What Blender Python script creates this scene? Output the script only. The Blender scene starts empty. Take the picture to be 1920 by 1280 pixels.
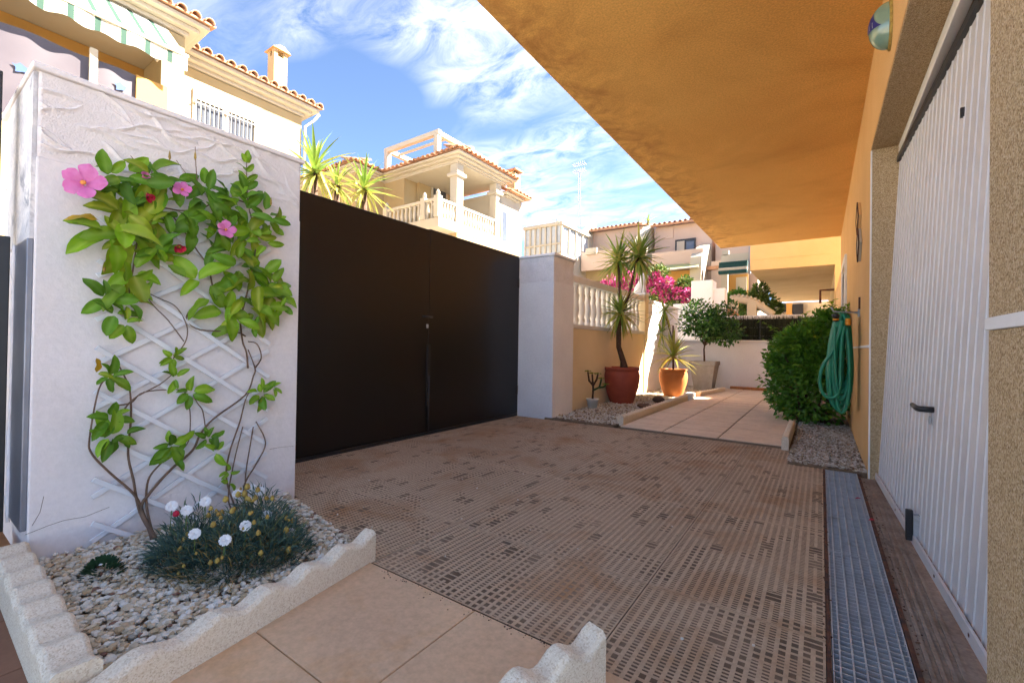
import bpy, math, random
import numpy as np
from mathutils import Vector, Matrix
R_ = math.radians
rnd = random.Random(7)
scene = bpy.context.scene
C = scene.collection

# ------------------------------------------------------------------ camera
CAM_H = 0.95
FPX = 830.8                                   # focal length in pixels of a 1920 px wide frame
yaw, pitch, roll = 0.608677, 0.00916, 0.0153055
FW = Vector((-math.sin(yaw)*math.cos(pitch), math.cos(yaw)*math.cos(pitch), math.sin(pitch)))
_r = Vector((math.cos(yaw), math.sin(yaw), 0)); _u = _r.cross(FW)
RT = _r*math.cos(roll) + _u*math.sin(roll); UP = RT.cross(FW)
CAM = Vector((0, 0, CAM_H))
cd = bpy.data.cameras.new('camera'); cam = bpy.data.objects.new('camera', cd); C.objects.link(cam)
cd.sensor_width = 36; cd.lens = FPX/1920*36; cd.clip_start = 0.05; cd.clip_end = 2000
m = Matrix.Identity(4)
for i in range(3):
    m[i][0] = RT[i]; m[i][1] = UP[i]; m[i][2] = -FW[i]; m[i][3] = CAM[i]
cam.matrix_world = m
scene.camera = cam

# ------------------------------------------------------------------ sky, sun, exposure
SUN_EL, SUN_AZ = R_(43), R_(40)               # azimuth measured from +X towards +Y
sd = Vector((math.cos(SUN_EL)*math.cos(SUN_AZ), math.cos(SUN_EL)*math.sin(SUN_AZ), math.sin(SUN_EL)))
w = bpy.data.worlds.new('World'); scene.world = w; w.use_nodes = True
nt = w.node_tree; nt.nodes.clear()
def N(t, kind, **kw):
    n = t.nodes.new(kind)
    for k, v in kw.items():
        if k.startswith('i_'): n.inputs[k[2:].replace('_', ' ')].default_value = v
        else: setattr(n, k, v)
    return n
sky = N(nt, 'ShaderNodeTexSky', sky_type='NISHITA', sun_disc=False)
sky.sun_elevation = SUN_EL; sky.sun_rotation = math.pi/2 - SUN_AZ
sky.air_density = 0.5; sky.dust_density = 0.0; sky.ozone_density = 1.2
bg = N(nt, 'ShaderNodeBackground'); bg.inputs[1].default_value = 0.052
out = N(nt, 'ShaderNodeOutputWorld')
tc = N(nt, 'ShaderNodeTexCoord')
# thin cirrus spread over the whole dome: direction projected on a high plane
sep = N(nt, 'ShaderNodeSeparateXYZ'); nt.links.new(tc.outputs['Generated'], sep.inputs[0])
mz = N(nt, 'ShaderNodeMath', operation='MAXIMUM'); nt.links.new(sep.outputs[2], mz.inputs[0]); mz.inputs[1].default_value = 0.03
mz2 = N(nt, 'ShaderNodeMath', operation='ADD'); nt.links.new(mz.outputs[0], mz2.inputs[0]); mz2.inputs[1].default_value = 0.09
dv = N(nt, 'ShaderNodeVectorMath', operation='DIVIDE'); nt.links.new(tc.outputs['Generated'], dv.inputs[0])
cb = N(nt, 'ShaderNodeCombineXYZ')
for i in range(3): nt.links.new(mz2.outputs[0], cb.inputs[i])
nt.links.new(cb.outputs[0], dv.inputs[1])
mp = N(nt, 'ShaderNodeMapping'); mp.inputs['Location'].default_value = (2.2, 6.4, 0); mp.inputs['Rotation'].default_value = (0, 0, R_(25)); mp.inputs['Scale'].default_value = (1.0, 1.7, 0.0)
nt.links.new(dv.outputs[0], mp.inputs[0])
n1 = N(nt, 'ShaderNodeTexNoise', i_Scale=0.75, i_Detail=3.0, i_Roughness=0.5); nt.links.new(mp.outputs[0], n1.inputs[0])
n2 = N(nt, 'ShaderNodeTexNoise', i_Scale=4.2, i_Detail=9.0, i_Roughness=0.68, i_Distortion=0.6); nt.links.new(mp.outputs[0], n2.inputs[0])
r1 = N(nt, 'ShaderNodeMapRange'); r1.inputs[1].default_value = 0.45; r1.inputs[2].default_value = 0.64; nt.links.new(n1.outputs[0], r1.inputs[0])
r2 = N(nt, 'ShaderNodeMapRange'); r2.inputs[1].default_value = 0.36; r2.inputs[2].default_value = 0.72; nt.links.new(n2.outputs[0], r2.inputs[0])
mm = N(nt, 'ShaderNodeMath', operation='MULTIPLY'); nt.links.new(r1.outputs[0], mm.inputs[0]); nt.links.new(r2.outputs[0], mm.inputs[1])
mm2 = N(nt, 'ShaderNodeMath', operation='MULTIPLY_ADD'); nt.links.new(mm.outputs[0], mm2.inputs[0]); mm2.inputs[1].default_value = 0.62; mm2.inputs[2].default_value = 0.0
mx = N(nt, 'ShaderNodeMix', data_type='RGBA'); nt.links.new(mm2.outputs[0], mx.inputs[0]); nt.links.new(sky.outputs[0], mx.inputs[6]); mx.inputs[7].default_value = (6.2, 6.0, 5.7, 1)
nt.links.new(mx.outputs[2], bg.inputs[0]); nt.links.new(bg.outputs[0], out.inputs[0])
sl = bpy.data.lights.new('sun', 'SUN'); sl.energy = 4.3; sl.angle = R_(0.53); sl.color = (1.0, 0.93, 0.82)
so = bpy.data.objects.new('sun', sl); C.objects.link(so); so.rotation_euler = sd.to_track_quat('Z', 'Y').to_euler(); so.location = (20, 15, 30)
vs = scene.view_settings
vs.view_transform = 'Standard'; vs.look = 'None'; vs.gamma = 1; vs.use_curve_mapping = False
vs.exposure = 3.3
scene.render.engine = 'CYCLES'
cy = scene.cycles; cy.max_bounces = 7; cy.diffuse_bounces = 4; cy.glossy_bounces = 4; cy.transparent_max_bounces = 8; cy.use_denoising = True; cy.use_adaptive_sampling = True; cy.adaptive_threshold = 0.03
cy.sample_clamp_indirect = 8

# ------------------------------------------------------------------ helpers
def ray(px, py): return FW + RT*((px-960)/FPX) + UP*((640-py)/FPX)
def at(px, py, ax, c):
    """point of the plane axis=c that the photograph shows at this place"""
    d = ray(px, py); t = (c-CAM[ax])/d[ax]; return CAM + d*t
ORG = {}
class MB:
    def __init__(s): s.v = []; s.f = []; s.sm = []
    def add(s, vs, fs, smooth=False):
        o = len(s.v); s.v += [tuple(q) for q in vs]; s.f += [tuple(i+o for i in f) for f in fs]; s.sm += [smooth]*len(fs); return s
    def box(s, x0, x1, y0, y1, z0, z1, bottom=True):
        v = [(x0,y0,z0),(x1,y0,z0),(x1,y1,z0),(x0,y1,z0),(x0,y0,z1),(x1,y0,z1),(x1,y1,z1),(x0,y1,z1)]
        f = [(4,5,6,7),(0,1,5,4),(1,2,6,5),(2,3,7,6),(3,0,4,7)]
        if bottom: f.append((3,2,1,0))
        return s.add(v, f)
    def prism(s, poly, ax, a, b):
        """poly: 2-D outline in the two other axes (cyclic order), extruded along ax"""
        def p(q, c):
            if ax == 0: return (c, q[0], q[1])
            if ax == 1: return (q[0], c, q[1])
            return (q[0], q[1], c)
        n = len(poly); v = [p(q, a) for q in poly] + [p(q, b) for q in poly]
        f = [tuple(range(n)), tuple(range(2*n-1, n-1, -1))] + [(i, i+n, (i+1) % n+n, (i+1) % n) for i in range(n)]
        return s.add(v, f)
    def tube(s, pts, rad, n=8, cap=True):
        pts = [Vector(p) for p in pts]
        if not hasattr(rad, '__len__'): rad = [rad]*len(pts)
        vs = []; fs = []; prev = None
        for i, p in enumerate(pts):
            t = (pts[min(i+1, len(pts)-1)]-pts[max(i-1, 0)])
            if t.length < 1e-9: t = Vector((0,0,1))
            t.normalize()
            if prev is None:
                a = t.orthogonal().normalized()
            else:
                a = prev - t*prev.dot(t)
                a = a.normalized() if a.length > 1e-6 else t.orthogonal().normalized()
            prev = a; b = t.cross(a)
            for k in range(n):
                an = 2*math.pi*k/n; vs.append(p + (a*math.cos(an)+b*math.sin(an))*rad[i])
        for i in range(len(pts)-1):
            for k in range(n):
                fs.append((i*n+k, i*n+(k+1) % n, (i+1)*n+(k+1) % n, (i+1)*n+k))
        if cap:
            fs.append(tuple(range(n-1, -1, -1))); fs.append(tuple(range((len(pts)-1)*n, len(pts)*n)))
        return s.add(vs, fs, True)
    def lathe(s, prof, c=(0,0,0), n=24, sx=1, sy=1, ang=0, smooth=True):
        vs = []; fs = []
        for (r, z) in prof:
            for k in range(n):
                a = 2*math.pi*k/n+ang; vs.append((c[0]+r*sx*math.cos(a), c[1]+r*sy*math.sin(a), c[2]+z))
        for i in range(len(prof)-1):
            for k in range(n): fs.append((i*n+k, i*n+(k+1) % n, (i+1)*n+(k+1) % n, (i+1)*n+k))
        fs.append(tuple(range(n-1, -1, -1))); fs.append(tuple(range((len(prof)-1)*n, len(prof)*n)))
        return s.add(vs, fs, smooth)
    def mesh(s, name, mt, org=(0,0,0)):
        me = bpy.data.meshes.new(name); o = Vector(org)
        me.from_pydata([tuple(Vector(q)-o) for q in s.v] if o.length else s.v, [], s.f)
        me.polygons.foreach_set('use_smooth', s.sm); me.update()
        for q in (mt if isinstance(mt, (list, tuple)) else [mt]): me.materials.append(q)
        return me
    def build(s, name, mt, parent=None, org=None, bevel=0, seg=2):
        o = Vector(org) if org is not None else (ORG[parent] if parent else Vector((0,0,0)))
        ob = bpy.data.objects.new(name, s.mesh(name, mt, o)); C.objects.link(ob)
        return fin(ob, parent, o, bevel, seg)
def fin(ob, parent, o, bevel=0, seg=2):
    o = Vector(o)
    if parent:
        ob.parent = parent; ob.location = o-ORG[parent]
    else: ob.location = o
    ORG[ob] = o
    if bevel:
        b = ob.modifiers.new('bevel', 'BEVEL'); b.width = bevel; b.segments = seg; b.limit_method = 'ANGLE'; b.angle_limit = R_(40)
    return ob
def tag(o, label, cat, group=None, kind=None):
    if label: o['label'] = label
    if cat: o['category'] = cat
    if group: o['group'] = group
    if kind: o['kind'] = kind
    return o
def thing(name, loc, label, cat, group=None):
    o = bpy.data.objects.new(name, None); C.objects.link(o); o.location = loc; o.empty_display_size = 0.1
    ORG[o] = Vector(loc); return tag(o, label, cat, group)
def struct(o): o['kind'] = 'structure'; return o
def stuff(o): o['kind'] = 'stuff'; return o
def inst(name, me, parent, M):
    """a piece sharing mesh data; M is its world matrix"""
    ob = bpy.data.objects.new(name, me); C.objects.link(ob)
    L = M.copy(); L.translation = M.translation - (ORG[parent] if parent else Vector((0,0,0)))
    if parent: ob.parent = parent
    ob.matrix_local = L; ORG[ob] = M.translation.copy(); return ob
def box(x0, x1, y0, y1, z0, z1): return MB().box(x0, x1, y0, y1, z0, z1)

# ------------------------------------------------------------------ materials
def mat(name, col, rough=0.8, col2=None, scale=3.0, detail=3, contrast=(0.35, 0.65), fine=0.0, fscale=60, bump=0.0, bscale=80, bdist=0.004,
        spec=0.3, metal=0.0, speck=None, sscale=150, samount=0.5, stain=None, stscale=1.2, strange=(0.55, 0.75), world=True, island=None, transl=0.0, coat=0.0, rvar=0.0, vein=None, orand=0.0, band=None):
    mt = bpy.data.materials.new(name); mt.use_nodes = True; t = mt.node_tree; t.nodes.clear()
    o = N(t, 'ShaderNodeOutputMaterial'); p = N(t, 'ShaderNodeBsdfPrincipled'); t.links.new(p.outputs[0], o.inputs[0])
    p.inputs['Roughness'].default_value = rough; p.inputs['Specular IOR Level'].default_value = spec; p.inputs['Metallic'].default_value = metal
    if coat: p.inputs['Coat Weight'].default_value = coat; p.inputs['Coat Roughness'].default_value = 0.1
    if world:
        co = N(t, 'ShaderNodeNewGeometry').outputs['Position']
    else:
        co = N(t, 'ShaderNodeTexCoord').outputs['Object']
    def rgb(c): return (c[0], c[1], c[2], 1)
    def noise(sc, de=3, ro=0.6, dist=0.0):
        n = N(t, 'ShaderNodeTexNoise'); n.inputs['Scale'].default_value = sc; n.inputs['Detail'].default_value = de; n.inputs['Roughness'].default_value = ro; n.inputs['Distortion'].default_value = dist
        t.links.new(co, n.inputs['Vector']); return n.outputs[0]
    def rng(s, a, b, c=0.0, d=1.0):
        r = N(t, 'ShaderNodeMapRange'); t.links.new(s, r.inputs[0])
        for i, v in enumerate((a, b, c, d)): r.inputs[i+1].default_value = v
        return r.outputs[0]
    def mix(f, a, b, mode='MIX'):
        x = N(t, 'ShaderNodeMix', data_type='RGBA', blend_type=mode)
        for s, i in ((f, 0), (a, 6), (b, 7)):
            if hasattr(s, 'is_linked'): t.links.new(s, x.inputs[i])
            else: x.inputs[i].default_value = s if i == 0 else rgb(s)
        return x.outputs[2]
    cur = None
    if island:
        g = N(t, 'ShaderNodeNewGeometry'); ra = N(t, 'ShaderNodeValToRGB'); ra.color_ramp.interpolation = 'CONSTANT'
        els = ra.color_ramp.elements
        while len(els) < len(island): els.new(0.5)
        for i, (pos, c) in enumerate(island): els[i].position = pos; els[i].color = rgb(c)
        t.links.new(g.outputs['Random Per Island'], ra.inputs[0]); cur = ra.outputs[0]
    if col2 is not None:
        f = rng(noise(scale, detail), contrast[0], contrast[1])
        cur = mix(f, cur if cur is not None else col, col2)
    elif cur is None: cur = mix(0.0, col, col)
    if stain is not None:
        f = rng(noise(stscale, 4, 0.65, 0.5), strange[0], strange[1])
        cur = mix(f, cur, stain)
    if fine:
        f = rng(noise(fscale, 2, 0.7), 0.25, 0.75, 1-fine, 1+fine)
        x = N(t, 'ShaderNodeVectorMath', operation='SCALE'); t.links.new(cur, x.inputs[0]); t.links.new(f, x.inputs['Scale']); cur = x.outputs[0]
    if band is not None:                    # weather stain along an edge: axis, start, end, colour
        sx_ = N(t, 'ShaderNodeSeparateXYZ'); t.links.new(co, sx_.inputs[0])
        f1 = rng(sx_.outputs[band[0]], band[1], band[2]); f2 = rng(noise(3.5, 5, .7, .8), .38, .68)
        mlt = N(t, 'ShaderNodeMath', operation='MULTIPLY'); t.links.new(f1, mlt.inputs[0]); t.links.new(f2, mlt.inputs[1]); cur = mix(mlt.outputs[0], cur, band[3])
    if vein is not None:
        at_ = N(t, 'ShaderNodeAttribute', attribute_name='vein'); cur = mix(at_.outputs['Fac'], cur, vein)
    if orand:
        oi = N(t, 'ShaderNodeObjectInfo'); f = rng(oi.outputs['Random'], 0, 1, 1-orand, 1+orand)
        x = N(t, 'ShaderNodeVectorMath', operation='SCALE'); t.links.new(cur, x.inputs[0]); t.links.new(f, x.inputs['Scale']); cur = x.outputs[0]
    hgt = None
    if speck:
        v = N(t, 'ShaderNodeTexVoronoi'); v.inputs['Scale'].default_value = sscale; t.links.new(co, v.inputs['Vector'])
        ra = N(t, 'ShaderNodeValToRGB'); els = ra.color_ramp.elements
        while len(els) < len(speck): els.new(0.5)
        for i, c in enumerate(speck): els[i].position = i/max(1, len(speck)-1); els[i].color = rgb(c)
        sp = N(t, 'ShaderNodeSeparateColor'); t.links.new(v.outputs['Color'], sp.inputs[0]); t.links.new(sp.outputs[0], ra.inputs[0])
        cur = mix(samount, cur, ra.outputs[0]); hgt = rng(v.outputs['Distance'], 0, 1, 1, 0)
    t.links.new(cur, p.inputs['Base Color'])
    if rvar:
        t.links.new(rng(noise(scale*2, 2), 0.3, 0.7, max(0.02, rough-rvar), min(1, rough+rvar)), p.inputs['Roughness'])
    if bump:
        b = N(t, 'ShaderNodeBump'); b.inputs['Strength'].default_value = bump; b.inputs['Distance'].default_value = bdist
        t.links.new(hgt if hgt is not None else noise(bscale, 2, 0.6), b.inputs['Height']); t.links.new(b.outputs[0], p.inputs['Normal'])
    if transl:
        tr = N(t, 'ShaderNodeBsdfTranslucent'); t.links.new(cur, tr.inputs[0])
        mxs = N(t, 'ShaderNodeMixShader'); mxs.inputs[0].default_value = transl
        t.links.new(p.outputs[0], mxs.inputs[1]); t.links.new(tr.outputs[0], mxs.inputs[2]); t.links.new(mxs.outputs[0], o.inputs[0])
    return mt
M_ = {}
M_['ground'] = mat('street_concrete', (.52,.47,.40), .9, (.46,.42,.36), 2, detail=3)
M_['white'] = mat('white_masonry_paint', (.80,.745,.735), .85, (.75,.695,.68), 2.2, fine=.05, fscale=40, bump=.35, bscale=70, bdist=.004, stain=(.62,.58,.55), stscale=1.6, strange=(.62,.85))
M_['whiteclean'] = mat('white_trim_paint', (.82,.80,.78), .6, (.76,.74,.71), 5, bump=.1)
M_['cream'] = mat('cream_wall_paint', (.84,.70,.48), .85, (.79,.65,.43), 2, fine=.05, bump=.3, bscale=60)
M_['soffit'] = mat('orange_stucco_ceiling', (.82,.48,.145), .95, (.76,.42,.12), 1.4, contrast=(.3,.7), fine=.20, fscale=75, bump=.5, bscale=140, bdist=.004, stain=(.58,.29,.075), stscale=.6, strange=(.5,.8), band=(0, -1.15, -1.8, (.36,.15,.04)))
M_['white2'] = mat('clean_white_wall_paint', (.84,.83,.85), .85, (.79,.78,.80), 2.2, fine=.05, fscale=40, bump=.35, bscale=70, bdist=.004)
M_['nbsoff'] = mat('pale_ochre_balcony_render', (.60,.43,.22), .92, (.55,.39,.19), 1.5, fine=.1, fscale=80, bump=.4)
M_['peach'] = mat('peach_stucco', (.74,.47,.21), .92, (.69,.425,.18), 1.8, fine=.12, fscale=110, bump=.4, bscale=120, bdist=.003)
M_['pebble'] = mat('pebbledash_render', (.45,.33,.16), .95, speck=[(.27,.165,.08),(.47,.315,.165),(.57,.405,.225),(.65,.485,.29),(.73,.58,.40)], sscale=260, samount=.85, bump=.9, bdist=.004, fine=.12, fscale=9)
M_['slab'] = mat('worn_relief_paving', (.46,.325,.21), .82, (.56,.41,.275), .9, contrast=(.3,.7), fine=.16, fscale=45, bump=.3, bscale=180, bdist=.002, stain=(.40,.215,.10), stscale=2.1, strange=(.50,.72), rvar=.1)
M_['slabpit'] = mat('darkened_slots_with_dirt', (.135,.088,.055), .95, (.32,.225,.15), 1.6, contrast=(.42,.68), fine=.25, fscale=30)  # dark base paints recess shade into the shallow slots; lighter patches are dirt fill
M_['patio'] = mat('sandy_patio_tile', (.68,.45,.265), .6, (.58,.385,.24), 1.8, contrast=(.3,.7), fine=.12, fscale=45, bump=.12, bscale=50, stain=(.55,.29,.12), stscale=2.3, strange=(.52,.8), rvar=.12)
M_['grout'] = mat('orange_brown_grout', (.44,.25,.11), .95, (.34,.20,.10), 6)
M_['path'] = mat('stone_path_tile', (.78,.61,.45), .8, (.70,.54,.39), 3, fine=.1, fscale=20, bump=.3, bscale=40)
M_['pathgrout'] = mat('path_joint', (.26,.18,.12), .95, (.2,.14,.09), 5)
M_['kerb'] = mat('cast_stone_kerb', (.78,.63,.45), .9, (.82,.68,.50), 3, stain=(.52,.38,.23), stscale=4.5, strange=(.58,.85), speck=[(.46,.34,.22),(.66,.55,.41),(.74,.64,.50),(.78,.69,.56),(.82,.75,.64)], sscale=260, samount=.6, bump=.5, bdist=.002)
M_['gate'] = mat('dark_brown_gate_enamel', (.010,.008,.007), .3, (.011,.009,.0075), 1.0, spec=.4)
M_['black'] = mat('black_metal', (.014,.014,.016), .4, (.02,.02,.022), 10, spec=.5)
M_['iron'] = mat('rusty_iron', (.16,.06,.03), .85, (.05,.03,.025), 20, fine=.2)
M_['galv'] = mat('galvanised_steel', (.50,.52,.54), .5, (.40,.42,.45), 14, metal=.3, spec=.5, fine=.1, stain=(.22,.18,.15), stscale=5, strange=(.6,.8))
M_['sill'] = mat('dirty_concrete_sill', (.22,.16,.12), .92, (.32,.25,.2), 6, fine=.2, bump=.5, bscale=60, stain=(.12,.09,.07), stscale=4)
M_['dooren'] = mat('white_door_enamel', (.66,.635,.63), .42, (.60,.575,.57), 2.5, spec=.5, fine=.03, stain=(.55,.52,.5), stscale=4, strange=(.62,.9))
M_['drain'] = mat('drain_channel_dirt', (.05,.04,.035), .95, (.09,.07,.05), 12, fine=.3)
M_['gravel'] = mat('pale_gravel_stones', (.5,.45,.38), .85, fine=.12, fscale=90, island=[(0,(.64,.57,.46)),(.2,(.70,.65,.56)),(.38,(.55,.46,.33)),(.52,(.47,.36,.22)),(.62,(.72,.68,.60)),(.78,(.50,.39,.26)),(.88,(.22,.12,.085)),(.91,(.62,.53,.39))])
M_['gravel2'] = mat('grey_gravel_stones', (.4,.36,.3), .85, fine=.12, fscale=90, island=[(0,(.50,.45,.38)),(.25,(.58,.54,.48)),(.45,(.42,.36,.28)),(.65,(.34,.28,.21)),(.82,(.62,.59,.54)),(.93,(.22,.16,.12))])
M_['soil'] = mat('bed_soil', (.16,.11,.07), .95, (.24,.17,.11), 14, fine=.3)
M_['trellis'] = mat('white_trellis_plastic', (.76,.76,.79), .5, (.70,.70,.73), 8)
M_['leaf'] = mat('deep_green_leaf', (.085,.21,.010), .45, (.12,.26,.012), 14, spec=.25, vein=(.20,.36,.06), orand=.28, transl=.25, world=True)
M_['leaf2'] = mat('bright_green_leaf', (.17,.33,.012), .45, (.21,.37,.014), 12, spec=.25, vein=(.34,.48,.08), orand=.28, transl=.25)
M_['leaf3'] = mat('yellow_green_leaf', (.26,.34,.012), .45, (.19,.29,.012), 12, spec=.25, vein=(.48,.50,.10), orand=.28, transl=.25)
M_['leafy'] = mat('yellowed_leaf', (.60,.34,.02), .5, (.4,.26,.02), 20, transl=.2)
M_['stem'] = mat('brown_vine_stem', (.20,.125,.085), .85, (.12,.075,.05), 30, fine=.2)
M_['gstem'] = mat('green_stem', (.12,.18,.04), .7)
M_['petal'] = mat('pink_petal', (.75,.24,.52), .55, (.70,.17,.44), 30, transl=.25)
M_['petalc'] = mat('flower_throat', (.75,.28,.06), .6)
M_['petalr'] = mat('crimson_petal', (.55,.02,.06), .55, (.42,.015,.05), 40, transl=.2)
M_['wpetal'] = mat('white_petal', (.85,.84,.84), .6, (.78,.77,.76), 60, transl=.2)
M_['bud'] = mat('dried_yellow_head', (.42,.30,.07), .8, (.26,.16,.04), 40)
M_['carn'] = mat('blue_green_blade', (.06,.11,.09), .6, island=[(0,(.05,.095,.08)),(.4,(.075,.13,.10)),(.75,(.10,.15,.09)),(.92,(.16,.19,.07))], transl=.15)
M_['carnb'] = mat('straw_blade', (.34,.24,.08), .7, (.26,.17,.06), 30)
M_['succ'] = mat('dark_green_rosette', (.035,.085,.03), .5, (.02,.05,.02), 30)
M_['hedge'] = mat('hedge_leaf', (.06,.17,.014), .45, (.085,.22,.018), 3, spec=.4, transl=.2, island=[(0,(.05,.15,.012)),(.3,(.08,.22,.015)),(.65,(.13,.30,.02)),(.9,(.20,.36,.04))])
M_['citrus'] = mat('citrus_leaf', (.05,.13,.02), .45, spec=.4, transl=.2, island=[(0,(.035,.10,.014)),(.4,(.06,.15,.02)),(.75,(.10,.21,.03)),(.93,(.16,.27,.05))])
M_['yucca'] = mat('yucca_blade', (.17,.29,.045), .5, (.25,.33,.06), 7, spec=.3, orand=.25, transl=.2)
M_['yucca2'] = mat('yucca_blade_yellow', (.38,.40,.07), .55, (.46,.42,.11), 7, transl=.2)
M_['trunk'] = mat('brown_trunk', (.11,.06,.04), .9, (.07,.04,.025), 20, fine=.25, fscale=60, bump=.6, bscale=60)
M_['redpot'] = mat('red_glazed_pot', (.36,.07,.035), .65, (.30,.055,.03), 7, fine=.1, spec=.45)
M_['orpot'] = mat('terracotta_pot', (.62,.21,.055), .75, (.56,.18,.045), 8, fine=.06)
M_['grpot'] = mat('grey_stone_pot', (.34,.31,.28), .85, (.27,.245,.22), 12, fine=.12)
M_['whpot'] = mat('white_pot', (.7,.68,.64), .6, (.6,.58,.54), 15)
M_['hose'] = mat('green_hose_rubber', (.012,.26,.135), .42, (.010,.20,.105), 20, spec=.5)
M_['orange'] = mat('orange_plastic', (.65,.26,.02), .4)
M_['fence'] = mat('dark_screen_strands', (.022,.03,.016), .8, island=[(0,(.014,.02,.010)),(.5,(.028,.036,.018)),(.85,(.05,.055,.03))])
M_['brick'] = mat('terracotta_edge', (.45,.19,.07), .85, (.36,.15,.06), 15, fine=.1)
M_['stone'] = mat('brown_rock', (.14,.075,.045), .9, (.09,.05,.035), 12, fine=.2, bump=.6, bscale=30)
M_['rooft'] = mat('clay_roof_tile', (.50,.27,.15), .9, (.38,.19,.11), 6, fine=.15, fscale=20, world=True)
M_['hwall'] = mat('sunny_cream_render', (.42,.315,.165), .9, (.39,.29,.15), 1.0, fine=.03, bump=.2)
M_['hwhite'] = mat('white_render', (.48,.425,.335), .85, (.45,.395,.31), 1.2)
M_['hpink'] = mat('pale_pink_render', (.56,.43,.35), .9, (.52,.39,.31), .6, fine=.05)
M_['glass'] = mat('window_glass', (.10,.11,.125), .06, (.06,.065,.08), 1.0, spec=.8)
M_['grey'] = mat('grey_metal', (.30,.31,.33), .5)
M_['curtain'] = mat('tinted_vinyl_curtain', (.095,.08,.088), .3, (.075,.062,.07), 1.2, spec=.5)
M_['bluep'] = mat('blue_print', (.04,.08,.22), .5)
M_['boug'] = mat('magenta_bracts', (.55,.02,.20), .6, island=[(0,(.46,.03,.17)),(.35,(.56,.06,.25)),(.65,(.66,.15,.34)),(.85,(.72,.26,.42)),(.95,(.34,.02,.14))], transl=.25)
M_['bush'] = mat('garden_bush_leaf', (.10,.16,.03), .6, island=[(0,(.06,.11,.02)),(.4,(.11,.18,.03)),(.8,(.2,.26,.06))], transl=.2)
M_['terra'] = mat('terracotta_floor', (.30,.14,.08), .6, (.25,.12,.07), 4, fine=.08)
M_['azul'] = mat('glazed_step_tile', (.62,.63,.68), .25, speck=[(.05,.07,.3),(.65,.65,.68),(.68,.68,.7),(.66,.66,.68),(.35,.06,.05)], sscale=28, samount=.9)
M_['plaster'] = mat('flaked_plaster', (.74,.70,.67), .9, (.58,.56,.57), 9, contrast=(.4,.6), fine=.12, bump=.8, bscale=25, bdist=.01, stain=(.30,.30,.33), stscale=7, strange=(.58,.70))
M_['steelstrip'] = mat('weathered_steel_strip', (.20,.21,.25), .35, (.27,.28,.32), 5, metal=.5, spec=.5)
M_['yellowaw'] = mat('yellow_awning_cloth', (.62,.62,.30), .8, (.55,.55,.26), 2, transl=.3)
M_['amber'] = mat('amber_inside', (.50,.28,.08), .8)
M_['lampg'] = mat('green_tinted_lamp_glass', (.16,.26,.21), .15, (.20,.30,.22), 20, spec=.7)
M_['lampb'] = mat('blue_sail_print', (.03,.03,.16), .3)
def stripes(name, base, stripe, ax, period, width, transl=.25):
    mt = bpy.data.materials.new(name); mt.use_nodes = True; t = mt.node_tree
    p = t.nodes['Principled BSDF']; p.inputs['Roughness'].default_value = .85; o = t.nodes['Material Output']
    g = N(t, 'ShaderNodeNewGeometry'); s = N(t, 'ShaderNodeSeparateXYZ'); t.links.new(g.outputs['Position'], s.inputs[0])
    d = N(t, 'ShaderNodeMath', operation='DIVIDE'); d.inputs[1].default_value = period; t.links.new(s.outputs[ax], d.inputs[0])
    f = N(t, 'ShaderNodeMath', operation='FRACT'); t.links.new(d.outputs[0], f.inputs[0])
    l = N(t, 'ShaderNodeMath', operation='LESS_THAN'); l.inputs[1].default_value = width; t.links.new(f.outputs[0], l.inputs[0])
    x = N(t, 'ShaderNodeMix', data_type='RGBA'); t.links.new(l.outputs[0], x.inputs[0]); x.inputs[6].default_value = (*base, 1); x.inputs[7].default_value = (*stripe, 1)
    t.links.new(x.outputs[2], p.inputs['Base Color'])
    tr = N(t, 'ShaderNodeBsdfTranslucent'); t.links.new(x.outputs[2], tr.inputs[0]); ms = N(t, 'ShaderNodeMixShader'); ms.inputs[0].default_value = transl
    t.links.new(p.outputs[0], ms.inputs[1]); t.links.new(tr.outputs[0], ms.inputs[2]); t.links.new(ms.outputs[0], o.inputs[0])
    return mt
#@@STRUCT
# ------------------------------------------------------------------ ground, driveway, patio, path
g = MB(); g.add([(-400,-400,-.06),(400,-400,-.06),(400,400,-.06),(-400,400,-.06)], [(0,1,2,3)])
struct(g.build('ground', M_['ground']))

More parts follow.
